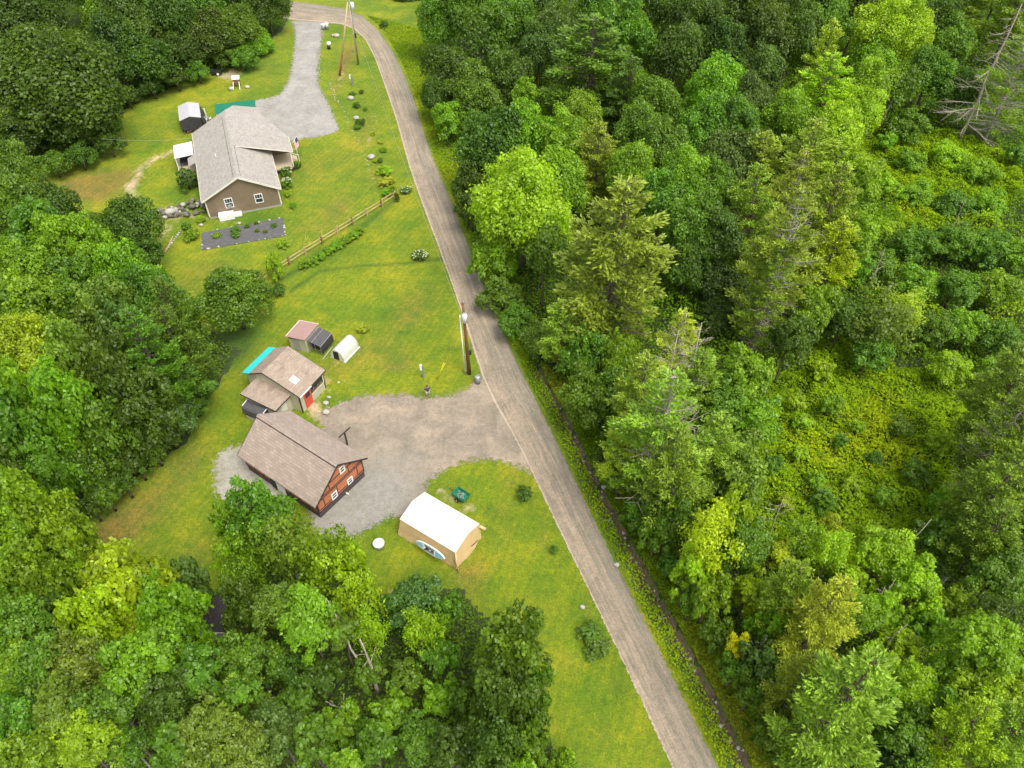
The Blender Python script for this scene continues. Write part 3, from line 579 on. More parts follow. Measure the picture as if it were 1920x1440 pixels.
LEFT = """50 45 80 17 D dd;100 165 120 17 D dk;150 205 66 14 D dk;25 265 62 14 D dd;110 270 50 11 D dk;250 40 60 15 D dk;200 15 55 16 D md;315 30 60 15 D dk;330 100 52 12 D dd;262 120 55 13 D dk;215 90 48 13 D dd;385 70 52 13 D dk;375 15 50 14 D md;415 105 34 9 D dk;440 55 46 12 D md;300 -40 60 16 D dk;180 -45 60 16 D dk;60 -30 70 17 D dk;480 82 34 6 D lt;455 108 26 5 D md;500 15 46 13 D dk;440 -20 44 13 D dk;205 268 26 4 D dk;212 238 22 3.5 D md;196 170 26 5 D dk;238 178 24 4 D dk;285 160 24 4 D dd;330 146 24 4 D dk;370 132 24 4 D md;150 292 28 4 D dk;100 306 26 4 D md
15 335 50 12 D md;95 400 52 11 D dk;30 400 52 13 D md;70 440 55 13 D md;45 520 62 14 D lt;125 455 52 13 D lt;240 425 56 9 D dk;278 478 34 6 D dk;200 500 50 12 D lt;150 530 52 13 D md;110 570 50 13 D md;245 545 58 13 D lt;300 575 62 12 D md;190 590 60 13 D ol;60 590 60 14 D lt;255 640 58 14 D bl;332 612 52 13 P pg;20 600 50 13 D md
70 660 74 15 D yl;20 740 60 15 D lt;150 700 64 15 D ol;215 715 60 15 D dk;290 690 60 15 P pg;120 790 62 15 D lt;50 830 68 15 D md;190 800 62 14 D md;270 770 62 14 D dk;345 725 55 13 P pg;320 790 48 11 D bl;235 855 50 11 D dk;150 870 50 12 D md;90 900 54 13 D md;20 910 50 13 D dk;195 905 36 7 D dk;330 660 50 12 P pg;352 775 30 5 D dk;318 812 30 5 D dk;290 845 28 4.5 D md;258 872 26 5 D dk;232 905 28 5 D dk;200 930 28 4.5 D md;172 950 24 4 D dk;375 725 24 5 P pg;385 690 24 5 P pg;150 1010 24 4 D md;148 1060 24 4 D lt
440 562 66 7.5 D md
60 975 62 14 D lt;125 1010 58 13 D lt;20 1040 58 14 D lt;70 1090 60 13 D lt;30 1170 60 14 D md;105 1170 52 12 D dk;130 1090 40 10 D lt
250 1125 82 14 D yl;330 1175 66 13 D lt;195 1180 62 13 D yl;265 1240 68 13 D lt;150 1250 62 13 D ol;365 1105 44 10 D bl;80 1260 60 13 D md;20 1260 55 13 D lt;120 1330 62 13 D ol;200 1330 60 12 D md;40 1350 60 13 D md;310 1310 56 11 D dk;370 1260 52 11 D md;160 1400 58 12 D yl;60 1420 60 12 D lt;240 1400 46 10 W md;390 1370 60 11 D ol;330 1400 50 11 D md;440 1310 50 10 D md;118 1350 20 9 C bl
495 985 66 11 D md;450 1060 52 9 W lt;540 1045 56 11 W ol;430 985 32 8 D lt;610 1070 72 13 W lt;650 1062 44 10 D yl;575 1165 62 12 D lt;520 1140 50 11 D md;660 1120 56 11 W yl;470 1150 50 10 D dk;700 1190 36 8 W yl;640 1180 40 9 D md;790 1190 48 9 W yl;770 1140 62 6 D bl;840 1150 40 5 D md;820 1230 44 6 D md;470 1230 52 9 D md;540 1250 50 7 D dk;600 1270 46 6 D dk
450 1400 55 10 D ol;520 1370 58 9 D bl;470 1330 46 9 C pn;590 1400 52 9 D md;560 1320 40 7 D md;640 1360 44 6 D lt;700 1400 50 7 D md;740 1330 46 4 D lt;790 1390 50 5 D md;830 1310 42 4 D lt;690 1260 36 5 D md;760 1270 38 4 D md;855 1400 50 8 D dk;880 1330 40 8 D dk;960 1240 78 12 D md;940 1320 76 12 D dk;1000 1310 44 9 D md;920 1410 60 11 D dk;1000 1400 42 9 D md;1060 1435 30 4 D lt;640 1440 40 8 D lt;980 1450 40 8 D lt"""
RIGHT = """830 35 46 12 D md;885 15 50 15 D md;905 85 56 13 W dk;960 45 58 15 D md;1045 55 55 14 W bl;1010 95 42 11 D bl;850 130 54 10 D dk;890 180 56 10 D md;820 185 40 7 D dk;950 150 50 11 D dk;985 175 24 9 D lt;1110 130 92 16 P pg;1175 60 58 15 D md;1230 15 52 15 D dk;1120 10 50 14 D md;1270 100 56 14 D dk;1310 40 60 16 D dk;1375 30 58 16 D dk;1355 105 50 13 D dd;1440 60 58 16 D dk;1425 140 44 11 D bl;1490 60 56 15 D dk;1550 20 62 16 D md;1610 15 52 15 D dk;1660 75 68 15 D yl;1640 120 52 11 D lt;1735 60 52 13 D dk;1780 90 50 12 D md;1800 10 60 15 P pn;1700 15 48 15 D md;1905 20 50 17 P pn;1900 150 56 17 Q pn;1000 -30 60 15 D dk;1150 -35 60 16 D dk;1300 -40 60 16 D dk;1450 -40 60 16 D dk;1600 -45 60 16 D dk;1750 -40 60 16 D dk;1880 -30 60 16 D dk;870 -35 50 14 D dk;760 -25 40 12 D dk
835 225 36 6 D lt;922 285 72 13 D dk;885 350 34 8 D dk;990 265 56 13 D lt;1060 280 56 13 D lt;1090 235 46 11 D lt;1175 185 46 13 P bl;1235 195 50 13 D md;1200 255 52 13 D md;1345 185 58 13 D lt;1320 250 56 13 D md;1385 255 56 13 D md;1360 310 60 13 D bl;1410 200 44 12 D bl;1538 125 36 15 P py;1540 195 62 15 P yl;1595 215 48 12 D yl;1480 230 50 12 D lt;1560 265 52 12 D yl;1680 165 50 12 W md;1740 145 50 11 D md;1790 170 46 9 D dk;1700 235 40 5 D md;1625 170 50 12 D lt;1620 320 31.2 5 D yl;1710 300 32.76 3.2 D lt;1780 290 35.1 3.2 D yl;1840 320 35.1 3.2 D lt;1905 290 23.4 3.2 D md;1665 265 21.06 3.2 D lt
884 392 30 6 D dk;980 395 98 15 D yl;1045 345 56 14 D lt;1120 320 52 14 P pn;1180 330 56 14 D lt;1240 290 56 14 D md;1280 345 54 14 D lt;1335 360 54 13 D md;1240 380 56 13 D md;1420 330 50 13 P pn;1500 320 66 15 P pn;1480 395 58 16 Q pn;1555 330 50 12 P yl;1600 345 46 10 D lt;1665 350 25.74 3.2 D yl;1720 360 32.76 3.2 D lt;1790 380 36.27 3.2 D md;1860 385 36.27 3.2 D lt;1660 430 26.91 3.2 D yl
925 485 48 10 D lt;1020 480 46 11 D md;940 555 44 8 D md;1150 500 112 21 P pn;1300 430 60 13 D md;1340 450 56 12 D dk;1290 500 46 9 D dk;1405 410 50 15 P pn;1460 500 76 20 Q pn;1545 420 60 16 P pn;1550 500 56 13 P yl;1600 440 46 11 D lt;1610 500 32.76 5 D lt;1645 500 39 5 D md;1710 460 45.24 5 D md;1780 455 45.24 5 D md;1850 470 45.24 5 D md;1905 480 35.88 5 D lt;1720 530 39 5 D lt;1790 540 40.56 5 D md;1870 550 43.68 5 D lt;1340 530 44 6 D dd;1390 560 40 5 D dk
965 600 34 6 D md;1010 640 36 6 D md;1050 630 44 10 P pn;1100 680 44 8 D md;1120 620 46 9 P ol;1270 665 52 12 Q py;1345 600 40 4 D dd;1530 590 44 9 D lt;1580 600 50 7 D dk;1650 600 62 9 W ol;1700 590 40 8 W py;1630 665 40.56 5 D md;1745 620 39 5 D md;1810 620 39 5 D lt;1870 640 42.12 5 D md;1780 690 35.88 5 D yl;1880 700 35.88 5 D lt;1440 560 50 15 Q pn;1480 640 44 9 D dk
1104 745 46 8 D md;1150 740 46 8 D md;1160 690 46 9 D lt;1300 745 54 13 P pn;1240 830 96 18 Q pn;1200 760 60 14 P pn;1400 710 56 11 D lt;1400 790 56 8 D lt;1345 750 50 10 D md;1495 755 22 3 D yl;1875 755 66 15 P pn;1868 835 60 16 Q ol;1900 850 66 15 P pn
1140 850 36 6 D dk;1170 880 46 7 D md;1170 850 48 12 P py;1260 905 66 15 P pn;1330 860 56 12 P pn;1380 880 60 9 D ol;1390 935 40 5 D lt;1575 830 16 2 C pg;1545 940 26 2.5 C pg;1720 880 30 3 D md;1500 850 18 2 D yl;1530 900 20 2.2 D lt;1470 940 20 2.2 D yl;1640 860 18 2 D md;1600 910 22 2.4 D yl;1660 930 24 2.6 D lt;1500 790 22 2.6 D yl;1610 800 16 2 D yl;1690 800 24 2.6 D ol;1560 760 24 3 D lt;1560 980 20 2.4 D yl;1640 1000 22 2.6 D yl;1755 830 26 3 D yl;1450 870 22 2.6 D md;1540 700 26 3 D yl;1860 930 70 15 P pn;1780 950 40 6 D lt
1194 960 34 6 D md;1230 1005 38 7 D md;1255 985 46 9 D md;1315 1035 60 11 W yy2;1360 985 46 10 D yl;1290 1075 40 9 D yl;1400 1030 48 8 D md;1450 1040 40 6 D yl;1500 1010 44 7 W lt;1560 1040 46 7 W yl;1655 1045 50 8 D yl;1600 1085 38 6 D yl;1700 1070 36 5 D lt;1750 1010 40 6 D md;1840 1020 60 11 P ol;1900 1010 50 9 D dk;1720 1100 50 8 D yl;1870 1080 54 9 D md
1262 1060 30 4 D md;1296 1125 36 7 D md;1330 1120 44 8 D lt;1400 1110 42 7 D yl;1380 1215 24 6 D yy;1340 1190 34 5 D md;1450 1180 44 8 D lt;1525 1175 70 14 P py;1470 1130 50 12 P pn;1610 1150 44 9 W lt;1660 1150 40 7 D yl;1790 1140 40 6 D lt;1740 1170 40 6 D lt;1690 1220 44 7 D yl;1840 1215 62 12 D lt;1790 1260 50 9 D lt;1880 1160 50 9 W dk;1640 1240 44 8 D yl
1374 1260 32 5 D md;1408 1300 34 6 D md;1420 1250 46 7 D bl;1440 1372 30 5 D md;1560 1350 100 17 P pn;1480 1300 50 12 P pn;1640 1300 50 8 D lt;1700 1290 52 9 D yl;1760 1320 56 8 D md;1830 1290 60 10 D yl;1890 1310 56 10 D yl;1700 1380 56 8 D md;1790 1390 66 12 P yl;1870 1400 66 12 P pn;1482 1420 32 4 D md;1680 1440 50 6 D dk;1460 1365 40 7 D ol"""
COLS['yy2'] = (.50, .60, .014); TONE['yy2'] = 'vivid yellow-green'
for side, txt in (('L', LEFT), ('R', RIGHT)):
    for e in txt.replace('\n', ';').split(';'):
        a = e.split(); o = plant(float(a[0]), float(a[1]), float(a[2]), float(a[3]), a[4], a[5], wood=(a[0] != '440' or a[1] != '562')); TREES[-1]['side'] = side
KN = dict(P='pine', Q='ragged half-bare pine', C='small dense pine', D='broadleaf tree', W='thin open-crowned tree')
SPECIAL = {(440, 562): 'rounded mid green tree standing alone on the lawn above the workshop', (240, 425): 'round dark green tree at the lawn edge left of the boulder wall',
           (1380, 1215): 'small bright yellow-leaved tree beside the ditch in the lower right woods', (1150, 500): 'largest olive-green layered pine right of the road, level with the utility pole top',
           (1315, 1035): 'vivid yellow-green thin tree with pale bare trunk, right of the ditch', (960, 1240): 'tall mid green tree on the bottom lawn, left of the roadside leafy bed',
           (1110, 130): 'broad dense deep green pine in the upper woods right of the road', (250, 1125): 'largest yellow-green rounded tree in the lower left woods',
           (1560, 1350): 'largest pale olive pine at the bottom of the right-hand woods', (1240, 830): 'ragged pale pine with bare grey trunk showing, right of the ditch',
           (495, 985): 'mid green tree in front of the timbered barn, hiding its lower wall', (70, 660): 'large bright yellow-green rounded tree on the left edge',
           (500, 15): 'dark tree standing in the corner where the driveway meets the road', (922, 285): 'dense dark blunt-topped tree nearest the road, right of the front flower bushes',
           (980, 395): 'largest yellow-green rounded tree beside the road, below the dark blunt-topped one', (770, 1140): 'wide blue-green bush at the bottom of the lawn below the tan shelter'}
groups = {}
for T in TREES:
    k = (T['px'], T['py'])
    if k in SPECIAL: T['o']['label'] = SPECIAL[k]; continue
    bands = BANDS_R if T['side'] == 'R' else BANDS_L
    T['b'] = next(i for i, b in enumerate(bands) if T['py'] < b[0]); groups.setdefault((T['side'], T['b']), []).append(T)
for (s, b), L in groups.items():
    L.sort(key=lambda t: t['px']); n = len(L)
    for i, T in enumerate(L):
        kd = KN[T['kind']]
        if T['H'] < 3.2: kd = 'low bush' if T['kind'] != 'C' else 'tiny pine'
        if s == 'R': lab = f"{TONE[T['col']]} {kd}, {ORD[i]} rightwards from the road, {BANDS_R[b][1]}"
        else: lab = f"{TONE[T['col']]} {kd}, {ORD[i]} from the left edge, {BANDS_L[b][1]}"
        T['o']['label'] = lab
for T in TREES:
    T['o']['group'] = 'trees of the woods right of the road' if T['side'] == 'R' else 'trees of the woods on the left side'
# ---- dead trees
def deadtree(px, py, H, label, seed, rz=None, name='dead_tree', base=True, **k):
    x, y = G(px, py, 0); m = snag(seed, H, **k); o = thing(name, label, 'dead tree', (x, y, 0), 0 if rz is None else rz)
    c = bpy.data.objects.new('trunk', m); COL.objects.link(c); c.parent = o; return o
deadtree(1800, 262, 19, 'large grey dead conifer with drooping bare branches in the upper right woods', 3, n=70, spread=.30, w=.24, lo=.12, droop=.45, sub=6)
deadtree(711, 1300, 8.5, 'upright dead trunk with a short side stub in the lower woods', 4, n=5, spread=.16, w=.17, lo=.55, sub=1, lean=(-.02, .02))
deadtree(699, 1296, 10.5, 'slanting slim dead trunk left of the upright dead trunk', 5, n=3, spread=.14, w=.12, lo=.6, sub=1, lean=(-.17, .16))
o = deadtree(660, 1375, 5.0, 'broken pale snag with arching bare twigs in the lower woods', 6, n=9, spread=.75, w=.14, lo=.82, droop=.25, sub=4)
deadtree(645, 1372, 2.8, 'short broken stump beside the arching pale snag', 16, n=2, spread=.2, w=.12, lo=.5, sub=0)
deadtree(1228, 835, 14.5, 'bare grey forked dead top rising left in the middle right woods', 7, n=30, spread=.26, w=.13, lo=.55, sub=4)
deadtree(1262, 838, 15.5, 'bare grey dead top rising right of the forked one', 8, n=32, spread=.26, w=.14, lo=.55, sub=4)
deadtree(1748, 1110, 7, 'leaning reddish dead pine with stiff bare branches, right of the meadow', 9, n=22, spread=.42, w=.2, lo=.1, lean=(.6, .35), sub=3)
deadtree(1610, 1270, 8, 'slim curved bare white trunk above the largest lower pine', 10, n=5, spread=.2, w=.08, lo=.4, lean=(.08, .03))
deadtree(1665, 1400, 6, 'white dead limbs spreading right of the largest lower pine', 12, n=14, spread=.62, w=.11, lo=.25, droop=.1)
deadtree(1610, 1185, 8, 'brown dead sapling with short bare twigs, right of the lower pines', 13, n=12, spread=.22, w=.09, lo=.3)
deadtree(1425, 1040, 8, 'bare white dead branches reaching right of the vivid yellow-green tree', 14, n=9, spread=.5, w=.09, lo=.6)
deadtree(1400, 1265, 6, 'bare dead limb in the woods near the bright yellow tree', 15, n=7, spread=.35, w=.08, lo=.3)
deadtree(1900, 1260, 9, 'tilted bare trunk in the dark gap at the right edge', 17, n=5, spread=.2, w=.12, lo=.4, lean=(.5, .3))
deadtree(235, 1420, 6, 'dead grey brush in the lower left woods', 18, n=18, spread=.5, w=.1, lo=.2, sub=4)
deadtree(1620, 560, 7, 'curved dead branches above the drooping olive tree', 19, n=9, spread=.4, w=.08, lo=.55, droop=.2)
deadtree(1760, 480, 8, 'bare twig sticking out of the bushy thicket, far right woods', 20, n=5, spread=.28, w=.07, lo=.6)
for i, (px, py, H) in enumerate([(885, 95, 9), (900, 92, 9), (878, 88, 8)]):
    deadtree(px, py, H, ['pale bare stem, middle one of three beside the upper road', 'pale bare stem, right one of three beside the upper road', 'pale bare stem, left one of three beside the upper road'][i], 30+i, n=6, spread=.2, w=.1, lo=.5)
deadtree(1655, 1395, 6.5, 'bare white limbs fanning out low beside the largest lower pine', 41, n=16, spread=.7, w=.12, lo=.35, droop=.1, sub=4)
deadtree(1470, 1420, 8, 'pale bare trunk poking out at the foot of the largest lower pine', 42, n=6, spread=.3, w=.13, lo=.4)
deadtree(1850, 980, 9, 'grey tangle of bare branches among the pines at the right edge', 43, n=26, spread=.45, w=.12, lo=.3, sub=4)
deadtree(1620, 1110, 9, 'slim pale leaning stem above the lower right woods', 44, n=5, spread=.2, w=.09, lo=.5, lean=(.25, .1))
def log(px, py, L, ang, label):
    x, y = G(px, py, 0); o = thing('fallen_log', label, 'log', (x, y, .0), radians(ang))
    MB().tube([(-L/2, 0, .5), (-L/6, .05, .52), (L/6, -.04, .5), (L/2, 0, .48)], [.1, .11, .1, .07], 8).build('log_trunk', M['deadwood'], o)
log(797, 1365, 1.4, 35, 'short grey fallen log in the lower woods, the upper one'); log(724, 1412, 1.0, 35, 'short grey fallen log at the bottom, left of the upper log')
# ---- undergrowth: nobody could count it
def cover(name, polys, n, hmax, cols, seed, leaf=.26, excl=(), dens=None, lump=3.0, edge=None):
    r = np.random.default_rng(seed); allP = np.vstack(polys); lo = allP.min(0); hi = allP.max(0); P = r.uniform(lo, hi, (n*4, 2)); ins = np.zeros(len(P), bool)
    for p in polys: ins |= inpoly(P, p)
    for e in excl: ins &= ~inpoly(P, e)
    P = P[ins][:n]; f = fbm(P, lump, seed); f2 = vnoise(P, 1.1, seed+5); f3 = fbm(P, 9, seed+9)
    top = hmax*np.clip((f-.32)*2.2, .04, 1)*(.6+.4*f2)*(1 if edge is None else np.clip(np.min([segdist(P, np.vstack([q, q[:1]])) for q in polys], 0)/edge, .12, 1)); z = top*(1-.93*r.random(len(P))**2.2)+.03
    C = np.column_stack([P, z]); Nn = unit(np.column_stack([r.normal(size=(len(P), 2))*.5, np.ones(len(P))*.9])); a, b = frame(Nn, r); s = leaf*r.uniform(.6, 1.35, (len(P), 1))
    cc = np.array(cols); k = np.clip(f3*1.6-.3+r.normal(size=len(P))*.12, 0, .999)*(len(cc)-1); i = np.clip(k.astype(int), 0, len(cc)-2); w = (k-i)[:, None]
    lc = (cc[i]*(1-w)+cc[i+1]*w)*r.uniform(.7, 1.25, (len(P), 1))
    o = bpy.data.objects.new(name, cards_mesh(name, C, a*s*.6, b*s*.42, M['cover'], lc=lc)); COL.objects.link(o); return tag(o, kind='stuff')
W_R = GA([(800, -60), (815, 60), (800, 150), (830, 240), (868, 330), (870, 380), (912, 500), (968, 600), (1012, 690), (1062, 780), (1118, 880), (1200, 1035), (1285, 1180), (1435, 1450), (1530, 1610), (2200, 1610), (2200, -60)])
MEAD = GA([(1410, 850), (1440, 720), (1480, 640), (1560, 620), (1680, 690), (1780, 690), (1840, 760), (1850, 880), (1800, 980), (1720, 1060), (1520, 1080), (1400, 1010)])
MEAD2 = GA([(1600, 250), (1680, 235), (1800, 250), (1900, 290), (1920, 360), (1850, 420), (1700, 430), (1640, 360), (1600, 300)])
cover('meadow_plants', [MEAD, MEAD2], 110000, 1.6, [(.15, .27, .012), (.29, .44, .013), (.21, .36, .014), (.40, .49, .014)], 2, leaf=.20, lump=1.6)
cover('forest_floor_plants', [W_R], 150000, .7, [(.06, .13, .012), (.12, .23, .014), (.20, .32, .015)], 12, leaf=.24, lump=1.4)
cover('undergrowth', [W_R], 520000, 4.2, [(.09, .19, .012), (.17, .31, .013), (.13, .25, .02), (.28, .42, .015)], 1, excl=[MEAD, MEAD2], leaf=.21, lump=4.5, edge=4)
W_L = [GA([(-280, -60), (540, -60), (545, 30), (520, 60), (465, 108), (420, 128), (330, 158), (212, 215), (190, 290), (70, 310), (40, 350), (80, 385), (190, 400), (270, 430), (290, 500), (375, 610), (440, 660), (380, 760), (340, 830), (165, 950), (150, 1080), (300, 1160), (420, 1180), (400, 1120), (450, 1050), (560, 1015), (620, 1065), (700, 1115), (780, 1125), (860, 1105), (930, 1185), (1000, 1335), (1050, 1450), (1035, 1610), (-280, 1610)])]
cover('undergrowth', W_L, 300000, 3.6, [(.07, .14, .013), (.13, .235, .015), (.10, .18, .024), (.20, .31, .016)], 3, leaf=.21, lump=4.5, edge=4)
W_D = GA([(1014, 690), (1039, 740), (1068, 790), (1097, 850), (1122, 900), (1178, 1005), (1247, 1130), (1326, 1270), (1418, 1450), (1510, 1450), (1410, 1270), (1325, 1130), (1245, 1005), (1175, 900), (1145, 850), (1112, 790), (1080, 740), (1050, 690)])
VS = np.vstack([GA([(812, 60), (806, 150), (832, 240), (866, 330), (874, 380), (914, 500), (966, 600), (1006, 688), (1030, 735), (1056, 785), (1085, 845), (1110, 900), (1160, 1000), (1230, 1125), (1305, 1265), (1345, 1340), (1398, 1450), (1475, 1600)]), GA([(x+5, y) for x, y in ROAD_R[:25]])])
cover('verge_plants', [VS], 100000, .55, [(.11, .22, .01), (.22, .35, .012), (.32, .42, .015)], 4, leaf=.17, lump=1.0)
cover('ditch_bank_plants', [W_D], 90000, 1.0, [(.10, .19, .01), (.22, .32, .012), (.30, .30, .03)], 8, leaf=.16, lump=1.1)
# ------------------------------------------------------------------ buildings
def rootat(name, label, cat, xy, deg, group=None): return thing(name, label, cat, (xy[0], xy[1], 0), radians(deg), group)
def zp(prof, y):
    q = sorted(prof)
    if y <= q[0][0]: return q[0][1]
    for (a, za), (b, zb) in zip(q, q[1:]):
        if y <= b: return za+(zb-za)*(y-a)/(b-a)
    return q[-1][1]
def roofslab(x0, x1, prof, th=.12):
    q = sorted(prof); return MB().prism([(x0, y, z) for y, z in q]+[(x0, y, z-th) for y, z in q[::-1]], (x1-x0, 0, 0))
def shell(x0, x1, y0, y1, prof, th=.13, z0=0.0):
    ys = [y0]+[y for y, _ in sorted(prof) if y0 < y < y1]+[y1]
    return MB().prism([(x0, y0, z0), (x0, y1, z0)]+[(x0, y, zp(prof, y)-th) for y in ys[::-1]], (x1-x0, 0, 0))
def window(root, px, x=None, y=None, out=1, frame='white', nm='window', fw=.10, sash=True, glass='glass', mull=0):
    P = np.array([GV(a, b, root, x=x, y=y) for a, b in px]); k = 1 if x is not None else 0
    a0, a1, z0, z1 = P[:, k].min(), P[:, k].max(), P[:, 2].min(), P[:, 2].max()
    # the seen outline is a sheared rectangle: use the mean of opposite corners
    s = np.sort(P[:, k]); a0, a1 = s[:2].mean(), s[2:].mean(); s = np.sort(P[:, 2]); z0, z1 = s[:2].mean(), s[2:].mean()
    c = x if x is not None else y; t = .05*out
    def bxx(m, p0, p1, q0, q1, d0, d1):
        lo, hi = min(c+d0, c+d1), max(c+d0, c+d1)
        return m.box(lo, hi, p0, p1, q0, q1) if x is not None else m.box(p0, p1, lo, hi, q0, q1)
    m = MB(); bxx(m, a0, a1, z0, z0+fw, 0, t); bxx(m, a0, a1, z1-fw, z1, 0, t); bxx(m, a0, a0+fw, z0+fw, z1-fw, 0, t); bxx(m, a1-fw, a1, z0+fw, z1-fw, 0, t)
    w = thing_child(m, nm, M[frame], root)
    g = MB(); bxx(g, a0+fw, a1-fw, z0+fw, z1-fw, .004*out, .02*out); g.build('pane', M[glass], w)
    if sash:
        b = MB(); zm = (z0+z1)/2; bxx(b, a0+fw, a1-fw, zm-.04, zm+.04, .022*out, .045*out)
        for i in range(mull): am = a0+(a1-a0)*(i+1)/(mull+1); bxx(b, am-.02, am+.02, zm+.04, z1-fw, .022*out, .04*out)
        b.build('sash_bar', M[frame], w)
    return w, (a0, a1, z0, z1)
def thing_child(m, nm, mt, root): return m.build(nm, mt, root)
# ---- grey-roofed ranch house
H = rootat('ranch_house', 'taupe-sided ranch house with grey shingle roof, upper left beside the curved gravel driveway', 'house', (-45.24, 100.93), -70.4)
HP = [(0, 2.78), (4.98, 5.32), (9.85, 2.72)]; HL = 18.7
shell(.35, HL-.35, .35, 9.5, HP, .14, .28).build('wall', M['siding_tan'], H)
bx(.37, HL-.37, .37, 9.48, 0, .30).build('foundation', M['concrete'], H)
rf = roofslab(0, HL, HP, .13).build('roof', M['shingle_grey'], H)
for nm, y in (('ridge_vent', 4.98),):
    v = MB(); v.prism([(1.5, y-.42, zp(HP, y-.42)+.012), (1.5, y, 5.36), (1.5, y+.42, zp(HP, y+.42)+.012), (1.5, y+.42, zp(HP, y+.42)+.05), (1.5, y, 5.41), (1.5, y-.42, zp(HP, y-.42)+.05)], (HL-2.1, 0, 0)); v.build('ridge_vent', M['shingle_grey'], rf)
    MB().beam((1.5, y-.44, zp(HP, y-.44)+.03), (HL-.6, y-.44, zp(HP, y-.44)+.03), .05).beam((1.5, y+.44, zp(HP, y+.44)+.03), (HL-.6, y+.44, zp(HP, y+.44)+.03), .05).build('vent_edge', M['darkroof'], rf)
fa = MB()
for (a, b) in ((HP[0], HP[1]), (HP[1], HP[2])): fa.beam((HL+.03, a[0], a[1]-.09), (HL+.03, b[0], b[1]-.09), .05, .22)
fa.beam((0, -.03, HP[0][1]-.1), (HL, -.03, HP[0][1]-.1), .05, .16); fa.beam((0, 9.88, HP[2][1]-.1), (HL, 9.88, HP[2][1]-.1), .05, .16); fa.build('fascia', M['creamtrim'], H)
bx(HL-.36, HL-.31, .31, .47, .3, 2.75).build('corner_trim', M['creamtrim'], H); bx(HL-.36, HL-.31, 9.38, 9.54, .3, 2.7).build('corner_trim', M['creamtrim'], H)
w1, e1 = window(H, [(419.3, 372.1), (435.5, 370.7), (438.8, 388.3), (423, 390.5)], x=HL-.35, mull=2)
w2, e2 = window(H, [(475.9, 364.5), (491, 362.1), (494.8, 378.3), (479.4, 381.6)], x=HL-.35, mull=2)
bx(HL-.3, HL+.05, (e1[0]+e1[1])/2-.25, (e1[0]+e1[1])/2+.25, e1[2]+.12, e1[2]+.5).build('air_conditioner', M['metal'], w1)
hx = GL(H, 425, 404, .3); MB().prism([(HL-.33, hx[1]-.95, .05), (HL-.33, hx[1]+.95, .05), (HL-.33, hx[1]+.95, .75), (HL-.33, hx[1]-.95, .75)], (1.15, 0, -.0)).prism([(HL-.33, hx[1]+.95, .05), (HL-.33, hx[1]+1.9, .05), (HL-.33, hx[1]+1.9, .45), (HL-.33, hx[1]+.95, .45)], (.75, 0, 0)).build('cellar_hatch', M['white'], H, .03)
vp = GL(H, 405, 294.5, 4.3); MB().tube([(vp[0], vp[1], zp(HP, vp[1])-.1), (vp[0], vp[1], zp(HP, vp[1])+.55)], .06, 8).build('vent_pipe', M['white'], rf)
# right wing and front porch
cf = GL(H, 548.7, 283.8, 2.95); cb = GL(H, 540.5, 258, 2.95)
wx0, wx1, wy = cb[0]-.3, cf[0], cf[1]
WP = [(5.15, 5.30), (wy, 2.95)]
zw = lambda y: 5.30+(2.95-5.30)*(y-5.15)/(wy-5.15); yd = 9.9
for _ in range(6): qd = GL(H, 488, 214, zw(yd))
xd = qd[0]; yd = max(9.86, min(qd[1], wy-.3)); MB().prism([(x, y, zw(y)) for x, y in ((wx1, 5.15), (wx1, wy), (wx0, wy), (xd, yd), (xd, 5.15))], (0, 0, -.12)).build('wing_roof', M['shingle_grey'], H)
MB().prism([(wx0+.3, 9.5, 0), (wx0+.3, wy-.4, 0), (xd+.35, yd-.1, 0), (xd+.35, 9.5, 0)], (0, 0, 2.75)).build('garage_wall', M['siding_tan'], H)
pz = GL(H, 545, 284.6, .7)[0]; shell(wx0+.3, pz-.05, 9.52, wy-.35, WP, .14).build('wing_wall', M['siding_tan'], H)
for yy_ in (wy-.3,): MB().beam((wx1-.15, yy_, .7), (wx1-.15, yy_, 2.85), .13).build('porch_post', M['creamtrim'], H)
MB().beam((wx1+.03, 5.6, 5.03), (wx1+.03, wy, 2.88), .05, .12).beam((wx0, wy+.03, 2.86), (wx1, wy+.03, 2.86), .05, .16).build('wing_fascia', M['creamtrim'], H)
d1 = GL(H, 549.4, 312.5, .7); dk = bx(pz-.04, d1[0], 9.52, d1[1], .05, .7).build('porch_deck', M['deck'], H)
bx(pz-.04, d1[0]+.03, 9.53, d1[1]+.03, .0, .5).build('deck_skirt', M['darkwood'], H)
st = MB(); sx = GL(H, 552, 293, .4)
for k in range(3): st.box(sx[0]-.6, sx[0]+.6, d1[1]+.04+.3*k, d1[1]+.32+.3*k, 0, .52-.17*k)
st.build('porch_steps', M['deck'], H)
for s in (-.75, .75): MB().beam((sx[0]+s, d1[1]+.05, 1.5), (sx[0]+s, d1[1]+1.2, .85), .07).beam((sx[0]+s, d1[1]+.08, 0), (sx[0]+s, d1[1]+.08, 1.5), .08).beam((sx[0]+s, d1[1]+1.15, 0), (sx[0]+s, d1[1]+1.15, .88), .08).build('stair_rail', M['creamtrim'], H)
# west deck with little eave over the door
a = GL(H, 328.3, 305.8, .8); b = GL(H, 335, 325.8, .8); bx(a[0]-4.6, b[0], b[1], .33, .62, .8).build('back_deck', M['deck'], H)
bx(a[0]-4.55, b[0]-.05, b[1]+.05, .32, .0, .6).build('back_deck_skirt', M['cream'], H)
ea = GL(H, 357, 291, 2.8); eb = GL(H, 366, 303.5, 2.8); roofslab(ea[0]-.2, eb[0], [(-1.1, 2.30), (0.05, 2.80)], .1).build('door_hood', M['shingle_grey'], H)
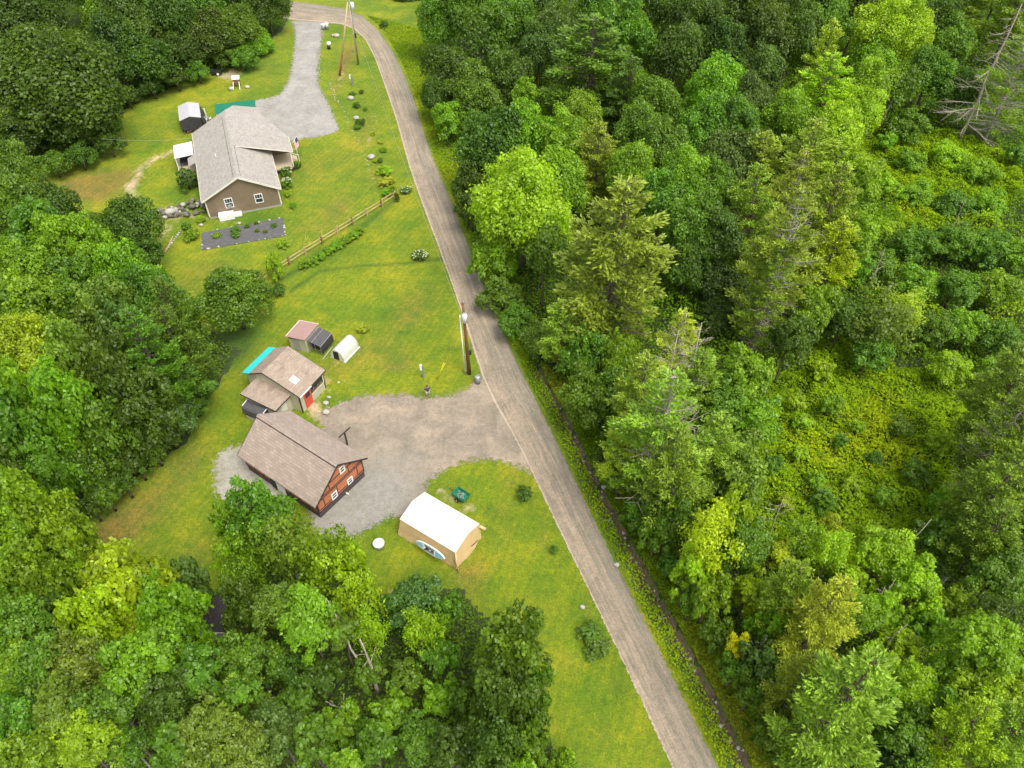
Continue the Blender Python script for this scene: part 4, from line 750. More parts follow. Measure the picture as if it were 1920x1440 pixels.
# rear slope running further back right of the ridge
yp = 6.2
for _ in range(8): q_ = GL(H, 436.3, 197.6, zp(HP, yp)); yp = q_[1]
q2 = GL(H, 481.5, 204, zp(HP, 9.85)); xp = q_[0]; x2 = min(0, q2[0])
def rr3(x, y, dz=0): return (x, y, zp(HP, y)+dz)
m = MB(); m.prism([rr3(0.02, 4.98), rr3(xp, yp), rr3(x2-.3, 9.85), rr3(0.02, 9.85)], (0, 0, -.13)); m.build('rear_roof', M['shingle_grey'], H)
m = MB(); m.prism([(.4, 5.4, 0), (xp+.5, yp+.2, 0), (x2-.1, 9.5, 0), (.4, 9.5, 0)], (0, 0, 2.65)); m.build('rear_wall', M['siding_tan'], H)
# ---- flag on the house corner
fp = G3(548, 284, 0); F = thing('flag', 'striped flag with dark blue canton hanging from a staff on the house wing', 'flag', (fp[0], fp[1], 0)); F.location = G3(549.5, 272, 0)
o3 = Vector(F.location); A_ = Vector(G3(547, 270, 2.2))-o3; Bt = Vector(G3(556, 256, 2.9))-o3
MB().tube([A_, Bt], .025, 6).build('staff', M['white'], F)
dn = Vector((.16, -.1, -1.25)); run = (A_-Bt).normalized()*.95
for i in range(9):
    t0, t1 = i/9, (i+1)/9
    MB().prism([Bt+run*t0, Bt+run*t1, Bt+run*t1+dn, Bt+run*t0+dn], (.012, .012, 0)).build('stripe', M['flagred' if i % 2 == 0 else 'white'], F)
MB().prism([Bt+Vector((.02, -.03, 0)), Bt+run*.5+Vector((.02, -.03, 0)), Bt+run*.5+dn*.45+Vector((.02, -.03, 0)), Bt+dn*.45+Vector((.02, -.03, 0))], (-.05, .07, 0)).build('canton', M['flagblue'], F)
# ---- white canopy on the deck
P4 = [G3(324.2, 270.8, 2.6), G3(360, 266.7, 2.6), G3(361.7, 288, 2.6), G3(326.7, 298.3, 2.6)]
cx = sum(p[0] for p in P4)/4; cy = sum(p[1] for p in P4)/4
K = thing('deck_canopy', 'bright white flat canopy over the back deck of the grey-roofed house', 'canopy', (cx, cy, 0), radians(-70.4))
L4 = [GL(K, *p, 2.6) for p in ((324.2, 270.8), (360, 266.7), (361.7, 288), (326.7, 298.3))]; ux = [p[0] for p in L4]; uy = [p[1] for p in L4]
x0, x1, y0, y1 = (ux[0]+ux[1])/2, (ux[2]+ux[3])/2, (uy[0]+uy[3])/2, (uy[1]+uy[2])/2
MB().prism([(x0, y0, 2.45), (x1, y0, 2.45), (x1, (y0+y1)/2, 2.75), (x1, y1, 2.65), (x0, y1, 2.65), (x0, (y0+y1)/2, 2.75)][:1]+[(x0, y1, 2.6), (x1, y1, 2.6), (x1, y0, 2.45)], (0, 0, .06)).build('top', M['white'], K)
for p, q in ((x0+.1, y0+.1), (x1-.1, y0+.1), (x1-.1, y1-.1), (x0+.1, y1-.1)): bx(p-.05, p+.05, q-.05, q+.05, .8, 2.45).build('post', M['white'], K)
MB().beam((x0+1.1, y0+.9, 2.62), (x0+1.1, y1-.9, 2.68), .06, .05).build('fold_line', M['metal'], K)
tb = thing('patio_table', 'dark patio table and cushions under the white canopy', 'table', (cx, cy, .8), radians(-70.4)); bx(-.6, 1.5, -.8, .8, .55, .62).build('tabletop', M['black'], tb)
for p, q in ((-.5, -.7), (1.4, -.7), (-.5, .7), (1.4, .7)): bx(p-.04, p+.04, q-.04, q+.04, 0, .55).build('leg', M['black'], tb)
# ---- metal-roofed wood shed with black tarp
S1 = rootat('wood_shed', 'small grey metal-roofed shed wrapped in black tarp, left of the grey-roofed house', 'shed', (-48.83, 106.06), 109.4)
SPf = [(0, 2.03), (-1.53, 2.5), (-3.07, 2.07)]
roofslab(0, 4.88, SPf, .06).build('roof', M['greymetal'], S1)
def cloth(pts_a, pts_b, n, amp, seed, nv=6):
    """wrinkled sheet between two polylines of equal length"""
    r = random.Random(seed); V = []; m = MB()
    pa = [Vector(p) for p in pts_a]; pb = [Vector(p) for p in pts_b]; nu = len(pa)-1; N_ = nu*n
    ph = [r.uniform(0, 6) for _ in range(5)]
    for j in range(nv+1):
        for i in range(N_+1):
            k = min(i//n, nu-1); t = i/n-k; a = pa[k].lerp(pa[k+1], t); b = pb[k].lerp(pb[k+1], t); p = a.lerp(b, j/nv)
            d = (pa[k+1]-pa[k]).cross(pb[k]-pa[k]).normalized(); w = amp*(sin(i*1.1+ph[0]+j*.35)+.6*sin(i*2.3+ph[1]-j*.8)+.5*sin(j*1.7+ph[2]))*(j/nv)
            V.append(p+d*w)
    F = [(j*(N_+1)+i, j*(N_+1)+i+1, (j+1)*(N_+1)+i+1, (j+1)*(N_+1)+i) for j in range(nv) for i in range(N_)]
    return m.add(V, F, True)
cl = cloth([(.05, -.05, 1.98), (.05, -1.53, 2.42), (.05, -3.02, 2.0)], [(-.08, -.05, .45), (-.12, -1.53, .35), (-.08, -3.02, .45)], 7, .035, 3); cl.build('tarp_front', M['blacktarp'], S1)
cloth([(.05, -3.03, 2.0), (4.8, -3.03, 2.0)], [(-.1, -3.45, .1), (4.9, -3.5, .1)], 14, .03, 4).build('tarp_side', M['blacktarp'], S1)
cloth([(4.8, -.04, 1.98), (.05, -.04, 1.98)], [(4.8, .12, .4), (.05, .12, .4)], 14, .03, 5).build('tarp_side', M['blacktarp'], S1)
bx(.12, 4.75, -2.95, -.1, 0, 1.95).build('frame', M['darkwood'], S1)
wp = MB(); r = random.Random(4)
for i in range(26): yy = -.1-2.9*r.random(); zz_ = .07+.32*r.random(); wp.tube([(-.28, yy, zz_), (.1, yy, zz_)], .06+.03*r.random(), 6)
wp.build('firewood', M['rust'], S1)
def chair(px, py, rz, label):
    c = thing('plastic_chair', label, 'chair', G3(px, py, 0), rz, 'white chairs beside the tarp-wrapped shed')
    bx(-.25, .25, -.25, .25, .40, .45).build('seat', M['white'], c, .02); MB().prism([(-.24, .22, .45), (.24, .22, .45), (.22, .36, .95), (-.22, .36, .95)], (0, .04, 0)).build('backrest', M['white'], c)
    for sx_ in (-1, 1):
        for sy in (-1, 1): MB().beam((sx_*.22, sy*.22, 0), (sx_*.2, sy*.2, .42), .05).build('leg', M['white'], c)
        MB().beam((sx_*.27, -.22, .65), (sx_*.27, .3, .65), .06, .04).build('armrest', M['white'], c)
chair(388, 228, 2.6, 'white plastic chair closer to the tarp-wrapped shed'); chair(393.5, 227, 2.9, 'white plastic chair closer to the house roof edge')
tk = thing('white_post', 'tall white post standing behind the white chairs', 'post', G3(388, 222, 0)); MB().beam((0, 0, 0), (0, 0, 1.6), .14).build('post_body', M['white'], tk)
# ---- green metal roof shelter
GR = rootat('carport', 'green metal roof shelter just behind the grey-roofed house', 'carport', (-45.0, 111.27), 15)
g0 = GL(GR, 403.2, 196.2, 2.4); g1 = GL(GR, 478.2, 188.2, 2.4); g2 = GL(GR, 481.3, 204, 2.2)
roofslab(g0[0], g1[0], [(g0[1], 2.45), (g0[1]-3.2, 2.15)], .06).build('roof', M['green'], GR)
for p in (g0[0]+.2, (g0[0]+g1[0])/2, g1[0]-.2):
    for q in (g0[1]-.2, g0[1]-3.0): bx(p-.06, p+.06, q-.06, q+.06, 0, 2.2).build('post', M['creamtrim'], GR)
# ---- timbered barn
BN = rootat('timbered_barn', 'salmon half-timbered barn with brown shingle roof beside the gravel yard', 'barn', (-24.61, 43.22), -35.3)
BP = [(-.02, 2.22), (3.2, 4.78), (6.42, 2.42)]; BL = 9.81; yw0, yw1, xw0, xw1 = .38, 5.98, .3, BL-.28
shell(xw0, xw1, yw0, yw1, BP, .14, .72).build('wall', M['salmon'], BN)
bx(xw0+.01, xw1-.01, yw0+.01, yw1-.01, 0, .73).build('foundation', M['found'], BN)
rb = roofslab(0, BL, BP, .12).build('roof', M['shingle_brown'], BN)
MB().prism([(-.02, 2.98, 4.66), (-.02, 3.2, 4.84), (-.02, 3.52, 4.64), (-.02, 3.52, 4.57), (-.02, 3.2, 4.77), (-.02, 2.98, 4.59)], (BL+.04, 0, 0)).build('ridge_cap', M['shingle_brown'], rb)
MB().beam((0, 2.96, 4.64), (BL, 2.96, 4.64), .07, .06).build('ridge_edge', M['darkwood'], rb)
fa = MB()
for a, b in ((BP[0], BP[1]), (BP[1], BP[2])): fa.beam((BL+.025, a[0], a[1]-.09), (BL+.025, b[0], b[1]-.09), .04, .16); fa.beam((-.025, a[0], a[1]-.09), (-.025, b[0], b[1]-.09), .04, .16)
fa.build('fascia', M['darkwood'], BN)
X = xw1+.02; tm = MB()
def tz(y0, z0, y1, z1, w=.07): tm.beam((X, y0, z0), (X, y1, z1), .04, w, up=(1, 0, 0)) if False else tm.beam((X, y0, z0), (X, y1, z1), w, .04, up=(1, 0, 0))
def span(z):
    lo = yw0+max(0, (z-(zp(BP, yw0)-.14))/((4.78-2.22)/3.22)); hi = yw1-max(0, (z-(zp(BP, yw1)-.14))/((4.78-2.42)/3.22)); return lo, hi
for z in (.76, 1.0, 2.12, 2.34, 3.15): a, b = span(z); tz(a, z, b, z, .07)
for y in (yw0+.03, yw1-.03): tz(y, .74, y, zp(BP, y)-.16, .1)
for y in (1.15, 2.75, 5.25): tz(y, 1.0, y, 2.12)
for y in (2.35, 5.0): tz(y, 2.12, y, 2.34)
for y in (2.0, 4.35): tz(y, 2.34, y, 3.15)
for z0 in (.76,): tz(2.0, z0, 2.0, 1.0); tz(3.9, z0, 3.9, 1.0)
for a, b in ((BP[0], BP[1]), (BP[1], BP[2])): tz(max(a[0], yw0), zp(BP, max(a[0], yw0))-.2, min(b[0], yw1), zp(BP, min(b[0], yw1))-.2, .09)
Y0 = yw0-.02
for z in (.76, 1.9): tm.beam((xw0, Y0, z), (xw1, Y0, z), .04, .07)
for k in range(9): x = xw0+.05+k*(xw1-xw0-.1)/8; tm.beam((x, Y0, .76), (x, Y0, 2.2), .07, .04, up=(0, 1, 0))
tm.build('timber_trim', M['darkwood'], BN)
c9 = lambda x, y: (590+x/9.6, 850+y/9.6)
for q in ([(430, 260), (530, 200), (550, 300), (455, 385)], [(575, 490), (670, 395), (690, 485), (600, 585)], [(290, 745), (390, 665), (415, 750), (320, 860)]): window(BN, [c9(*p) for p in q], x=xw1, fw=.13)
pv = GV(*c9(560, 705), BN, x=xw1); MB().tube([(xw1, pv[1], pv[2]), (xw1+.32, pv[1]+.02, pv[2]-.02)], .06, 8).build('vent_pipe', M['white'], BN)
da = GV(522, 915, BN, y=yw0); db = GV(545, 932, BN, y=yw0); bx(da[0], da[0]+1.1, yw0-.07, yw0-.045, .02, 1.85).build('side_door', M['white'], BN)
bx(da[0]-.75, da[0]-.02, yw0-.07, yw0-.045, .02, 1.85).build('dark_opening', M['black'], BN)
TP = thing('timber_frame_post', 'dark T-shaped wooden post behind the barn, at the gravel yard edge', 'post', G3(651.5, 834, 0), radians(55)); MB().beam((0, 0, 0), (0, 0, 1.75), .12).build('post_body', M['darkwood'], TP); MB().beam((-.75, 0, 1.8), (.75, 0, 1.8), .1).build('crossbar', M['darkwood'], TP)
# ---- workshop
WS = rootat('workshop', 'cream workshop with mossy brown roof, red door and turquoise roof strip, above the barn', 'workshop', (-20.28, 50.06), 63.8)
WPf = [(0, 2.5), (4.11, 4.05), (5.96, 3.09)]; WL = 4.11
ws_y0, ws_y1 = .32, 6.5
shell(.2, WL-.2, ws_y0, ws_y1, WPf+[(6.92, 2.78)], .12).build('wall', M['cream'], WS)
wr = roofslab(0, WL, WPf, .1).build('roof', M['shingle_old'], WS)
roofslab(0, WL, [(5.97, 3.10), (6.92, 2.80)], .05).build('turquoise_roof_panel', M['turq'], WS)
sk = GL(WS, 553.3, 717.5, 2.75); zs_ = zp(WPf, sk[1]); MB().prism([(sk[0]-.36, sk[1]-.36, zp(WPf, sk[1]-.36)+.03), (sk[0]+.36, sk[1]-.36, zp(WPf, sk[1]-.36)+.03), (sk[0]+.36, sk[1]+.36, zp(WPf, sk[1]+.36)+.03), (sk[0]-.36, sk[1]+.36, zp(WPf, sk[1]+.36)+.03)], (0, 0, .09)).build('skylight', M['white'], wr)
MB().beam((-.02, -.04, 2.45), (1.75, -.04, 2.45), .1, .08).build('gutter', M['white'], wr)
fa = MB(); fa.beam((1.75, -.02, 2.42), (WL, -.02, 2.42), .05, .1)
for a, b in zip(WPf, WPf[1:]):
    for x in (-.02, WL+.02): fa.beam((x, a[0], a[1]-.07), (x, b[0], b[1]-.07), .04, .11)
fa.build('fascia', M['darkwood'], WS)
c99 = lambda x, y: (440+x/9, 640+y/9)
dr = np.array([GV(*c99(*p), WS, y=ws_y0) for p in ((1175, 910), (1250, 820), (1300, 940), (1205, 1055))]); dx0, dx1 = dr[[0, 3], 0].mean(), dr[[1, 2], 0].mean()
door = bx(dx0, dx1, ws_y0-.06, ws_y0-.02, .03, 1.95).build('red_door', M['red'], WS); bx(dx0+.12, dx1-.12, ws_y0-.075, ws_y0-.062, 1.25, 1.8).build('door_pane', M['glass'], door)
MB().box(dx0-.1, dx0, ws_y0-.06, ws_y0-.01, 0, 2.1).box(dx1, dx1+.1, ws_y0-.06, ws_y0-.01, 0, 2.1).box(dx0, dx1, ws_y0-.06, ws_y0-.01, 1.97, 2.1).build('door_frame', M['red'], door)
op = bx(dx1+.15, WL-.35, ws_y0-.05, ws_y0-.02, 1.1, 2.0).build('porch_opening', M['glass'], WS)
MB().box(dx1+.12, WL-.3, ws_y0-.09, ws_y0-.02, 1.0, 1.1).box(WL-.38, WL-.28, ws_y0-.09, ws_y0-.02, 1.1, 2.1).build('opening_sill', M['creamtrim'], op)
sh = MB(); r = random.Random(9)
for i in range(8): x = dx1+.3+i*(WL-.8-dx1)/8; sh.box(x, x+.12+.1*r.random(), ws_y0-.075, ws_y0-.055, 1.12, 1.3+.4*r.random())
sh.build('shelf_clutter', M['rust'], op)
for x, y in ((.2, ws_y0), (WL-.2, ws_y0)): bx(x-.06, x+.06, y-.04, y+.06, 0, 2.35).build('corner_board', M['darkwood'], WS)
an = [GL(WS, 518.9, 769.4, 2.2), GL(WS, 546.7, 733.3, 2.3), GL(WS, 476.7, 705.6, 2.75), GL(WS, 452.2, 740.6, 2.6)]
ax0, ax1 = (an[0][0]+an[3][0])/2, .35; ay0, ay1 = (an[0][1]+an[1][1])/2, (an[2][1]+an[3][1])/2; AP = [(ay0, 2.15), (ay1, 2.62)]
roofslab(ax0, ax1, AP, .1).build('annex_roof', M['shingle_old'], WS)
shell(ax0+.2, ax1-.16, ay0+.25, ay1-.25, AP, .12).build('annex_wall', M['cream'], WS)
MB().beam((ax0, ay0-.03, 2.1), (0, ay0-.03, 2.1), .05, .1).beam((ax0-.02, ay0, 2.08), (ax0-.02, ay1, 2.55), .04, .1).build('annex_fascia', M['darkwood'], WS)
bx((ax0+ax1)/2-.35, (ax0+ax1)/2+.4, ay0+.205, ay0+.24, .7, 1.7).build('shutter', M['creamtrim'], WS)
# ---- black covered store below the annex
BS = thing('covered_store', 'low black-roofed store with white edging, tucked between workshop annex and barn', 'shed', G3(478, 783, 0), radians(63.8-90))
q = [GL(BS, 464.4, 749.4, 1.75), GL(BS, 502.2, 765, 1.75), GL(BS, 493.3, 773.9, 1.7), GL(BS, 452.2, 763.9, 1.65)]
sx0, sx1 = (q[0][0]+q[3][0])/2, (q[1][0]+q[2][0])/2; sy1 = (q[0][1]+q[1][1])/2; sy0 = (q[2][1]+q[3][1])/2
MB().prism([(sx0, sy1, 1.78), (sx0, sy0, 1.66), (sx0, sy0-.15, 1.5), (sx0, sy0-.2, .95), (sx0, sy0-.12, .95), (sx0, sy0-.05, 1.45), (sx0, sy0+.05, 1.55), (sx0, sy1, 1.7)], (sx1-sx0, 0, 0)).build('roof', M['darkroof'], BS)
MB().box(sx0+.05, sx1-.05, sy0, sy1-.05, 0, 1.5).build('wall', M['found'], BS); bx(sx0+.1, sx1-.1, sy0-.06, sy0-.005, 0, .45).build('base_board', M['cream'], BS)
MB().beam((sx0, sy1+.03, 1.8), (sx1, sy1+.03, 1.8), .08).beam((sx0-.03, sy1, 1.8), (sx0-.03, sy0, 1.68), .07).beam((sx1+.03, sy1, 1.8), (sx1+.03, sy0, 1.68), .07).beam((sx0, sy1, 1.8), (sx0-.35, sy1+.35, 2.0), .08).build('edge_trim', M['white'], BS)
# ---- pink-roofed shed, black run, polythene hut
PS = rootat('garden_shed', 'small cream shed with ribbed pink metal roof above the workshop', 'shed', (-21.52, 58.63), 68.5)
PP = [(0, 2.02), (2.33, 1.80)]; PL = 2.71
roofslab(0, PL, PP, .06).build('roof', M['pinkmetal'], PS); MB().beam((0, 2.36, 1.79), (PL, 2.36, 1.79), .06, .09).beam((PL+.02, 0, 2.0), (PL+.02, 2.33, 1.78), .05, .09).build('edge_trim', M['creamtrim'], PS)
bx(.18, PL-.1, .12, 2.2, 0, 1.74).build('wall', M['cream'], PS); bx(.12, .165, .9, 1.7, .05, 1.55).build('door', M['concrete'], PS); bx(.13, .17, 1.75, 2.18, 1.5, 1.72).build('dark_vent', M['black'], PS)
CR = rootat('tarp_shelter', 'low black tarp shelter with open front between pink-roofed shed and white hut', 'shelter', (-20.0, 58.38), 68.5)
CP_ = [(0, 1.32), (1.45, 1.68)]; CLn = 2.3
roofslab(0, CLn, CP_, .05).build('roof', M['darkroof'], CR)
MB().beam((0, .98, zp(CP_, .98)+.03), (CLn, .98, zp(CP_, .98)+.03), .05, .04).beam((0, -.03, 1.3), (CLn, -.03, 1.3), .06, .06).beam((0, 1.47, 1.7), (CLn, 1.47, 1.7), .05).build('roof_batten', M['metal'], CR)
cloth([(0, -.02, 1.28), (CLn, -.02, 1.28)], [(0, -.12, .3), (CLn, -.12, .3)], 10, .02, 8).build('side_sheet', M['blacktarp'], CR)
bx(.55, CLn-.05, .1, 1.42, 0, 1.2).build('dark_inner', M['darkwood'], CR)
fr = MB()
for x in (.03, CLn-.03):
    for y, z in ((.02, 1.28), (1.42, 1.62)): fr.beam((x, y, 0), (x, y, z), .045)
fr.beam((.03, .7, 0), (.03, .7, 1.45), .03).beam((.03, .02, .7), (.03, 1.42, .7), .03).build('frame', M['metal'], CR)
MB().beam((-.5, -.35, .06), (1.6, -.3, .06), .07, .05).build('ground_board', M['palestone'], CR)
QH = thing('polythene_hut', 'small arched milky white polythene hut on the lawn', 'hut', (-18.25, 57.72, 0), radians(63))
arc = [(-.86, 0), (-.84, .62), (-.62, 1.12), (-.25, 1.42), (.15, 1.46), (.55, 1.18), (.82, .62), (.86, 0)]
m = MB(); V = []; nx_ = 9; r = random.Random(2)
for i in range(nx_):
    for y, z in arc: V.append((2.65*i/(nx_-1), y+r.uniform(-.02, .02), max(0, z+r.uniform(-.025, .025))))
F_ = [(i*8+j, i*8+j+1, (i+1)*8+j+1, (i+1)*8+j) for i in range(nx_-1) for j in range(7)]+[tuple(range(8, 0, -1))[::-1] if False else tuple((nx_-1)*8+k for k in range(8))]
m.add(V, F_, True); m.build('cover', M['poly'], QH)
m = MB(); m.prism([(.0, y, z) for y, z in ((-.86, 0), (-.84, .62), (-.62, 1.12), (-.25, 1.42), (-.25, 0))], (.03, 0, 0)); m.prism([(.0, y, z) for y, z in ((.5, 0), (.5, 1.2), (.55, 1.18), (.82, .62), (.86, 0))], (.03, 0, 0)); m.prism([(0, y, z) for y, z in ((-.25, 1.25), (-.25, 1.42), (.15, 1.46), (.5, 1.2), (.5, 1.15))], (.03, 0, 0)); m.build('end_panel', M['poly'], QH)
bx(.05, .08, -.25, .5, 0, 1.25).build('doorway', M['black'], QH)
MB().beam((0, -.9, .06), (2.7, -.9, .06), .09).beam((0, .9, .06), (2.7, .9, .06), .09).build('base_rail', M['white'], QH)
# ---- tan shelter tent with paddleboard
TT = rootat('canvas_shelter', 'tan canvas garage tent with bleached white roof at the gravel yard edge', 'tent', (-9.36, 36.54), -33.8)
TPf = [(-.05, 2.12), (1.72, 2.66), (3.3, 2.1)]; TL = 5.81
roofslab(0, TL, TPf, .05).build('roof', M['tanroof'], TT)
cloth([(0.02, -.02, 2.1), (TL-.02, -.02, 2.1)], [(-.15, -.42, .02), (TL+.15, -.30, .02)], 26, .035, 12, 9).build('side_wall', M['tan'], TT)
cloth([(TL-.02, 3.27, 2.07), (.02, 3.27, 2.07)], [(TL-.02, 3.4, .02), (.02, 3.5, .02)], 26, .03, 13, 9).build('side_wall', M['tan'], TT)
cloth([(TL-.04, -.02, 2.08), (TL-.04, 1.72, 2.6), (TL-.04, 3.27, 2.06)], [(TL+.1, -.30, .02), (TL+.28, 1.72, .02), (TL+.05, 3.4, .02)], 9, .03, 14, 9).build('end_wall', M['tan'], TT)
cloth([(.04, 3.27, 2.06), (.04, 1.72, 2.6), (.04, -.02, 2.08)], [(-.1, 3.5, .02), (-.2, 1.72, .02), (-.15, -.42, .02)], 9, .03, 15, 9).build('end_wall', M['tan'], TT)
MB().tube([(TL, -.05, 2.1), (TL+.22, -.28, 1.3), (TL+.5, -.45, .05)], [.06, .09, .05], 6).build('corner_flap', M['tan'], TT)
MB().tube([(TL+.05, 3.2, 1.9), (TL+.45, 3.45, 1.5)], [.12, .16], 8).build('rolled_door', M['tan'], TT)
MB().beam((TL+.24, 1.75, .9), (TL+.27, 2.6, .75), .05, .03).build('slit', M['black'], TT)
ctr = GV(807.5, 1030, TT, y=-.55)
PB = thing('paddleboard', 'light blue and white paddleboard with grey deck pad leaning on the tan tent side', 'paddleboard', tuple(Matrix.Rotation(radians(-33.8), 3, 'Z')@Vector((ctr[0], -.60, ctr[2]))+Vector((-9.36, 36.54, 0))), radians(-33.8))
PBr = Matrix.Rotation(radians(74), 3, 'X')
def hull(L, Wd, n=26, pinch=2.2, x0=-1, x1=1, sc=1.0):
    top = []; 
    for i in range(n+1):
        t = x0+(x1-x0)*i/n; top.append((t*L/2, Wd/2*(max(0, 1-abs(t)**pinch))**.62*sc))
    return top
def plate(nm, mt, prof, z0, z1, sym=True, pl=None):
    P = pl or (prof+[(x, -y) for x, y in prof[::-1]]); P2 = []
    for p in P:
        if not P2 or abs(p[0]-P2[-1][0])+abs(p[1]-P2[-1][1]) > 1e-5: P2.append(p)
    if abs(P2[0][0]-P2[-1][0])+abs(P2[0][1]-P2[-1][1]) < 1e-5: P2.pop()
    pts = [PBr@Vector((x, y, z0)) for x, y in P2]; d = PBr@Vector((0, 0, z1-z0)); return MB().prism(pts, d).build(nm, mt, PB)
plate('hull', M['white'], hull(3.0, .80), -.06, .06)
plate('blue_area', M['blueboard'], hull(2.95, .66, x0=-.98, x1=-.45), .061, .066); plate('blue_area', M['blueboard'], hull(2.95, .66, x0=.36, x1=.95), .061, .066)
plate('deck_pad', M['padgrey'], hull(2.9, .62, x0=-.42, x1=.30), .061, .068)
plate('pad_mark', M['black'], None, .069, .074, pl=[(-.62, .30), (-.50, .30), (-.22, .09), (.25, .09), (.34, 0), (.25, -.09), (-.22, -.09), (-.50, -.30), (-.62, -.30), (-.36, 0)])
plate('pad_mark', M['white'], None, .069, .074, pl=[(-.80, .20), (-.66, .28), (-.40, 0), (-.66, -.28), (-.80, -.20), (-.62, 0)])
plate('handle', M['white'], None, .0745, .09, pl=[(-.06, .035), (.12, .035), (.15, 0), (.12, -.035), (-.06, -.035), (-.09, 0)])
# ---- small outdoor things
TK = thing('water_tank', 'round white-lidded tank on the grass left of the tan tent', 'tank', G3(711, 1024, 0))
MB().lathe([(.46, 0), (.47, .42)], 22).build('tank_body', M['metal'], TK); MB().lathe([(.50, .42), (.50, .50), (.44, .56), (.1, .60)], 22).build('lid', M['white'], TK)
CT = thing('garden_cart', 'green dump cart loaded with scrap beside the tan tent', 'cart', G3(865, 935, 0), radians(-38))
body = MB().prism([(-.62, -.42, .34), (.62, -.42, .34), (.62, .42, .34), (-.62, .42, .34)], (0, 0, .05)).build('tray_floor', M['cartgreen'], CT)
m = MB()
for a, b in (((-.62, -.42), (.62, -.42)), ((.62, -.42), (.62, .42)), ((.62, .42), (-.62, .42)), ((-.62, .42), (-.62, -.42))): m.prism([(a[0], a[1], .39), (b[0], b[1], .39), (b[0]*1.14, b[1]*1.14, .78), (a[0]*1.14, a[1]*1.14, .78)], (-.03*np.sign(a[0]+b[0]), -.03*np.sign(a[1]+b[1]), 0))
m.build('tray_side', M['cartgreen'], CT)
for s in (-.52, .52):
    wz = MB().tube([(-.1, s-.06, .22), (-.1, s+.06, .22)], .22, 14).build('wheel', M['black'], CT); MB().tube([(-.1, s-.07, .22), (-.1, s+.07, .22)], .09, 10).build('rim', M['creamtrim'], wz)
MB().tube([(-.6, 0, .35), (-1.3, 0, .45)], .03, 6).tube([(-1.3, -.14, .45), (-1.3, .14, .45)], .03, 6).build('handle', M['black'], CT)
SR = thing('scrap_load', 'jumble of grey hoses and boards inside the green cart', 'scrap', tuple(Vector(CT.location)+Vector((0, 0, .4))), radians(-38)); m = MB(); r = random.Random(3)
for i in range(9): x, y = r.uniform(-.4, .4), r.uniform(-.26, .26); g = r.uniform(0, 3); m.tube([(x-.2*cos(g), y-.15*sin(g), .05+.1*r.random()), (x, y, .18+.1*r.random()), (x+.2*cos(g), y+.15*sin(g), .05+.1*r.random())], .035, 6)
m.build('scrap_pieces', M['concrete'], SR)
def can(px, py, h, rr_, label, lid='white', grp=None):
    c = thing('trash_can', label, 'trash can', G3(px, py, 0), 0, grp); MB().lathe([(rr_*.85, 0), (rr_, h-.08)], 18).build('can_body', M['metal' if lid == 'white' else 'padgrey'], c); MB().lathe([(rr_*1.08, h-.08), (rr_*1.08, h-.03), (rr_*.6, h+.02), (.02, h+.04)], 18).build('lid', M['white' if lid == 'white' else 'metal'], c); return c
can(896, 718, .98, .30, 'grey trash can with pale lid where the gravel yard meets the road', 'g')
can(607, 55.5, 1.0, .36, 'left one of two white-lidded cans at the top of the driveway', grp='white-lidded cans by the driveway'); can(613.5, 54.8, 1.05, .38, 'right one of two white-lidded cans at the top of the driveway', grp='white-lidded cans by the driveway')
MBX = thing('barrel', 'black barrel with white hooded top on the grass right of the driveway', 'barrel', G3(617, 92, 0)); MB().lathe([(.28, 0), (.30, .7)], 16).build('barrel_body', M['black'], MBX); MB().lathe([(.36, .7), (.38, 1.0), (.26, 1.2), (.03, 1.28)], 16, (.08, .1)).build('hood', M['white'], MBX)
def meter(px, py, h, label, lean=0, thick=.16):
    c = thing('utility_pedestal', label, 'meter post', G3(px, py, 0)); MB().beam((.08, 0, 0), (.08+lean, 0, h*.92), thick).build('post_body', M['padgrey'], c); bx(-.22+lean, -.02+lean, -.12, .1, h*.62, h).build('meter_box', M['white'], c); MB().tube([(-.12, 0, 0), (-.12+lean, 0, h*.62)], .035, 6).build('conduit', M['metal'], c)
meter(793.5, 707, 1.75, 'grey meter post with white box standing behind the person'); meter(661, 159, 1.7, 'short grey weathered post between the two poles and the road', -.1, .22)
# poles
def pole(px, py, Hh, r0, r1, mt, name, label, top=None):
    x, y = G(px, py, 0); c = thing(name, label, 'utility pole', (x, y, 0)); t = top or (0, 0); MB().tube([(0, 0, 0), (t[0]*.5, t[1]*.5, Hh/2), (t[0], t[1], Hh)], [r0, (r0+r1)/2, r1], 10).build('pole_shaft', M[mt], c); return c
P1 = pole(880, 701, 9.4, .21, .12, 'pole', 'utility_pole', 'brown utility pole with white transformer beside the gravel yard entrance', (-.25, 0))
tr = MB().lathe([(.24, 7.35), (.25, 8.25), (.2, 8.35), (.05, 8.4)], 14, (-.12, -.32)).build('transformer', M['white'], P1); MB().tube([(-.2, -.36, 8.35), (-.2, -.36, 8.6)], .04, 6).tube([(-.02, -.36, 8.35), (-.02, -.36, 8.6)], .04, 6).build('bushing', M['metal'], tr)
MB().tube([(-.42, 0, .1), (-.6, 0, 7.9)], .06, 8).build('conduit', M['white'], P1)
for z in (.4, 2.6, 4.2, 7.6): MB().beam((-.5, 0, z), (-.05, 0, z+.05), .05).beam((-.3, 0, z), (-.42, .18, z+.1), .03).build('standoff_bracket', M['metal'], P1)
bx(.12, .32, -.12, .1, 2.8, 3.3).build('switch_box', M['black'], P1); bx(-.62, -.44, -.1, .06, 7.4, 7.75).build('cutout', M['creamtrim'], P1)
for s in (-.1, .08): MB().tube([(-.25+s, 0, 9.3), (-.27+s*1.6, 0, 9.75)], [.05, .03], 6).build('insulator', M['metal'], P1)
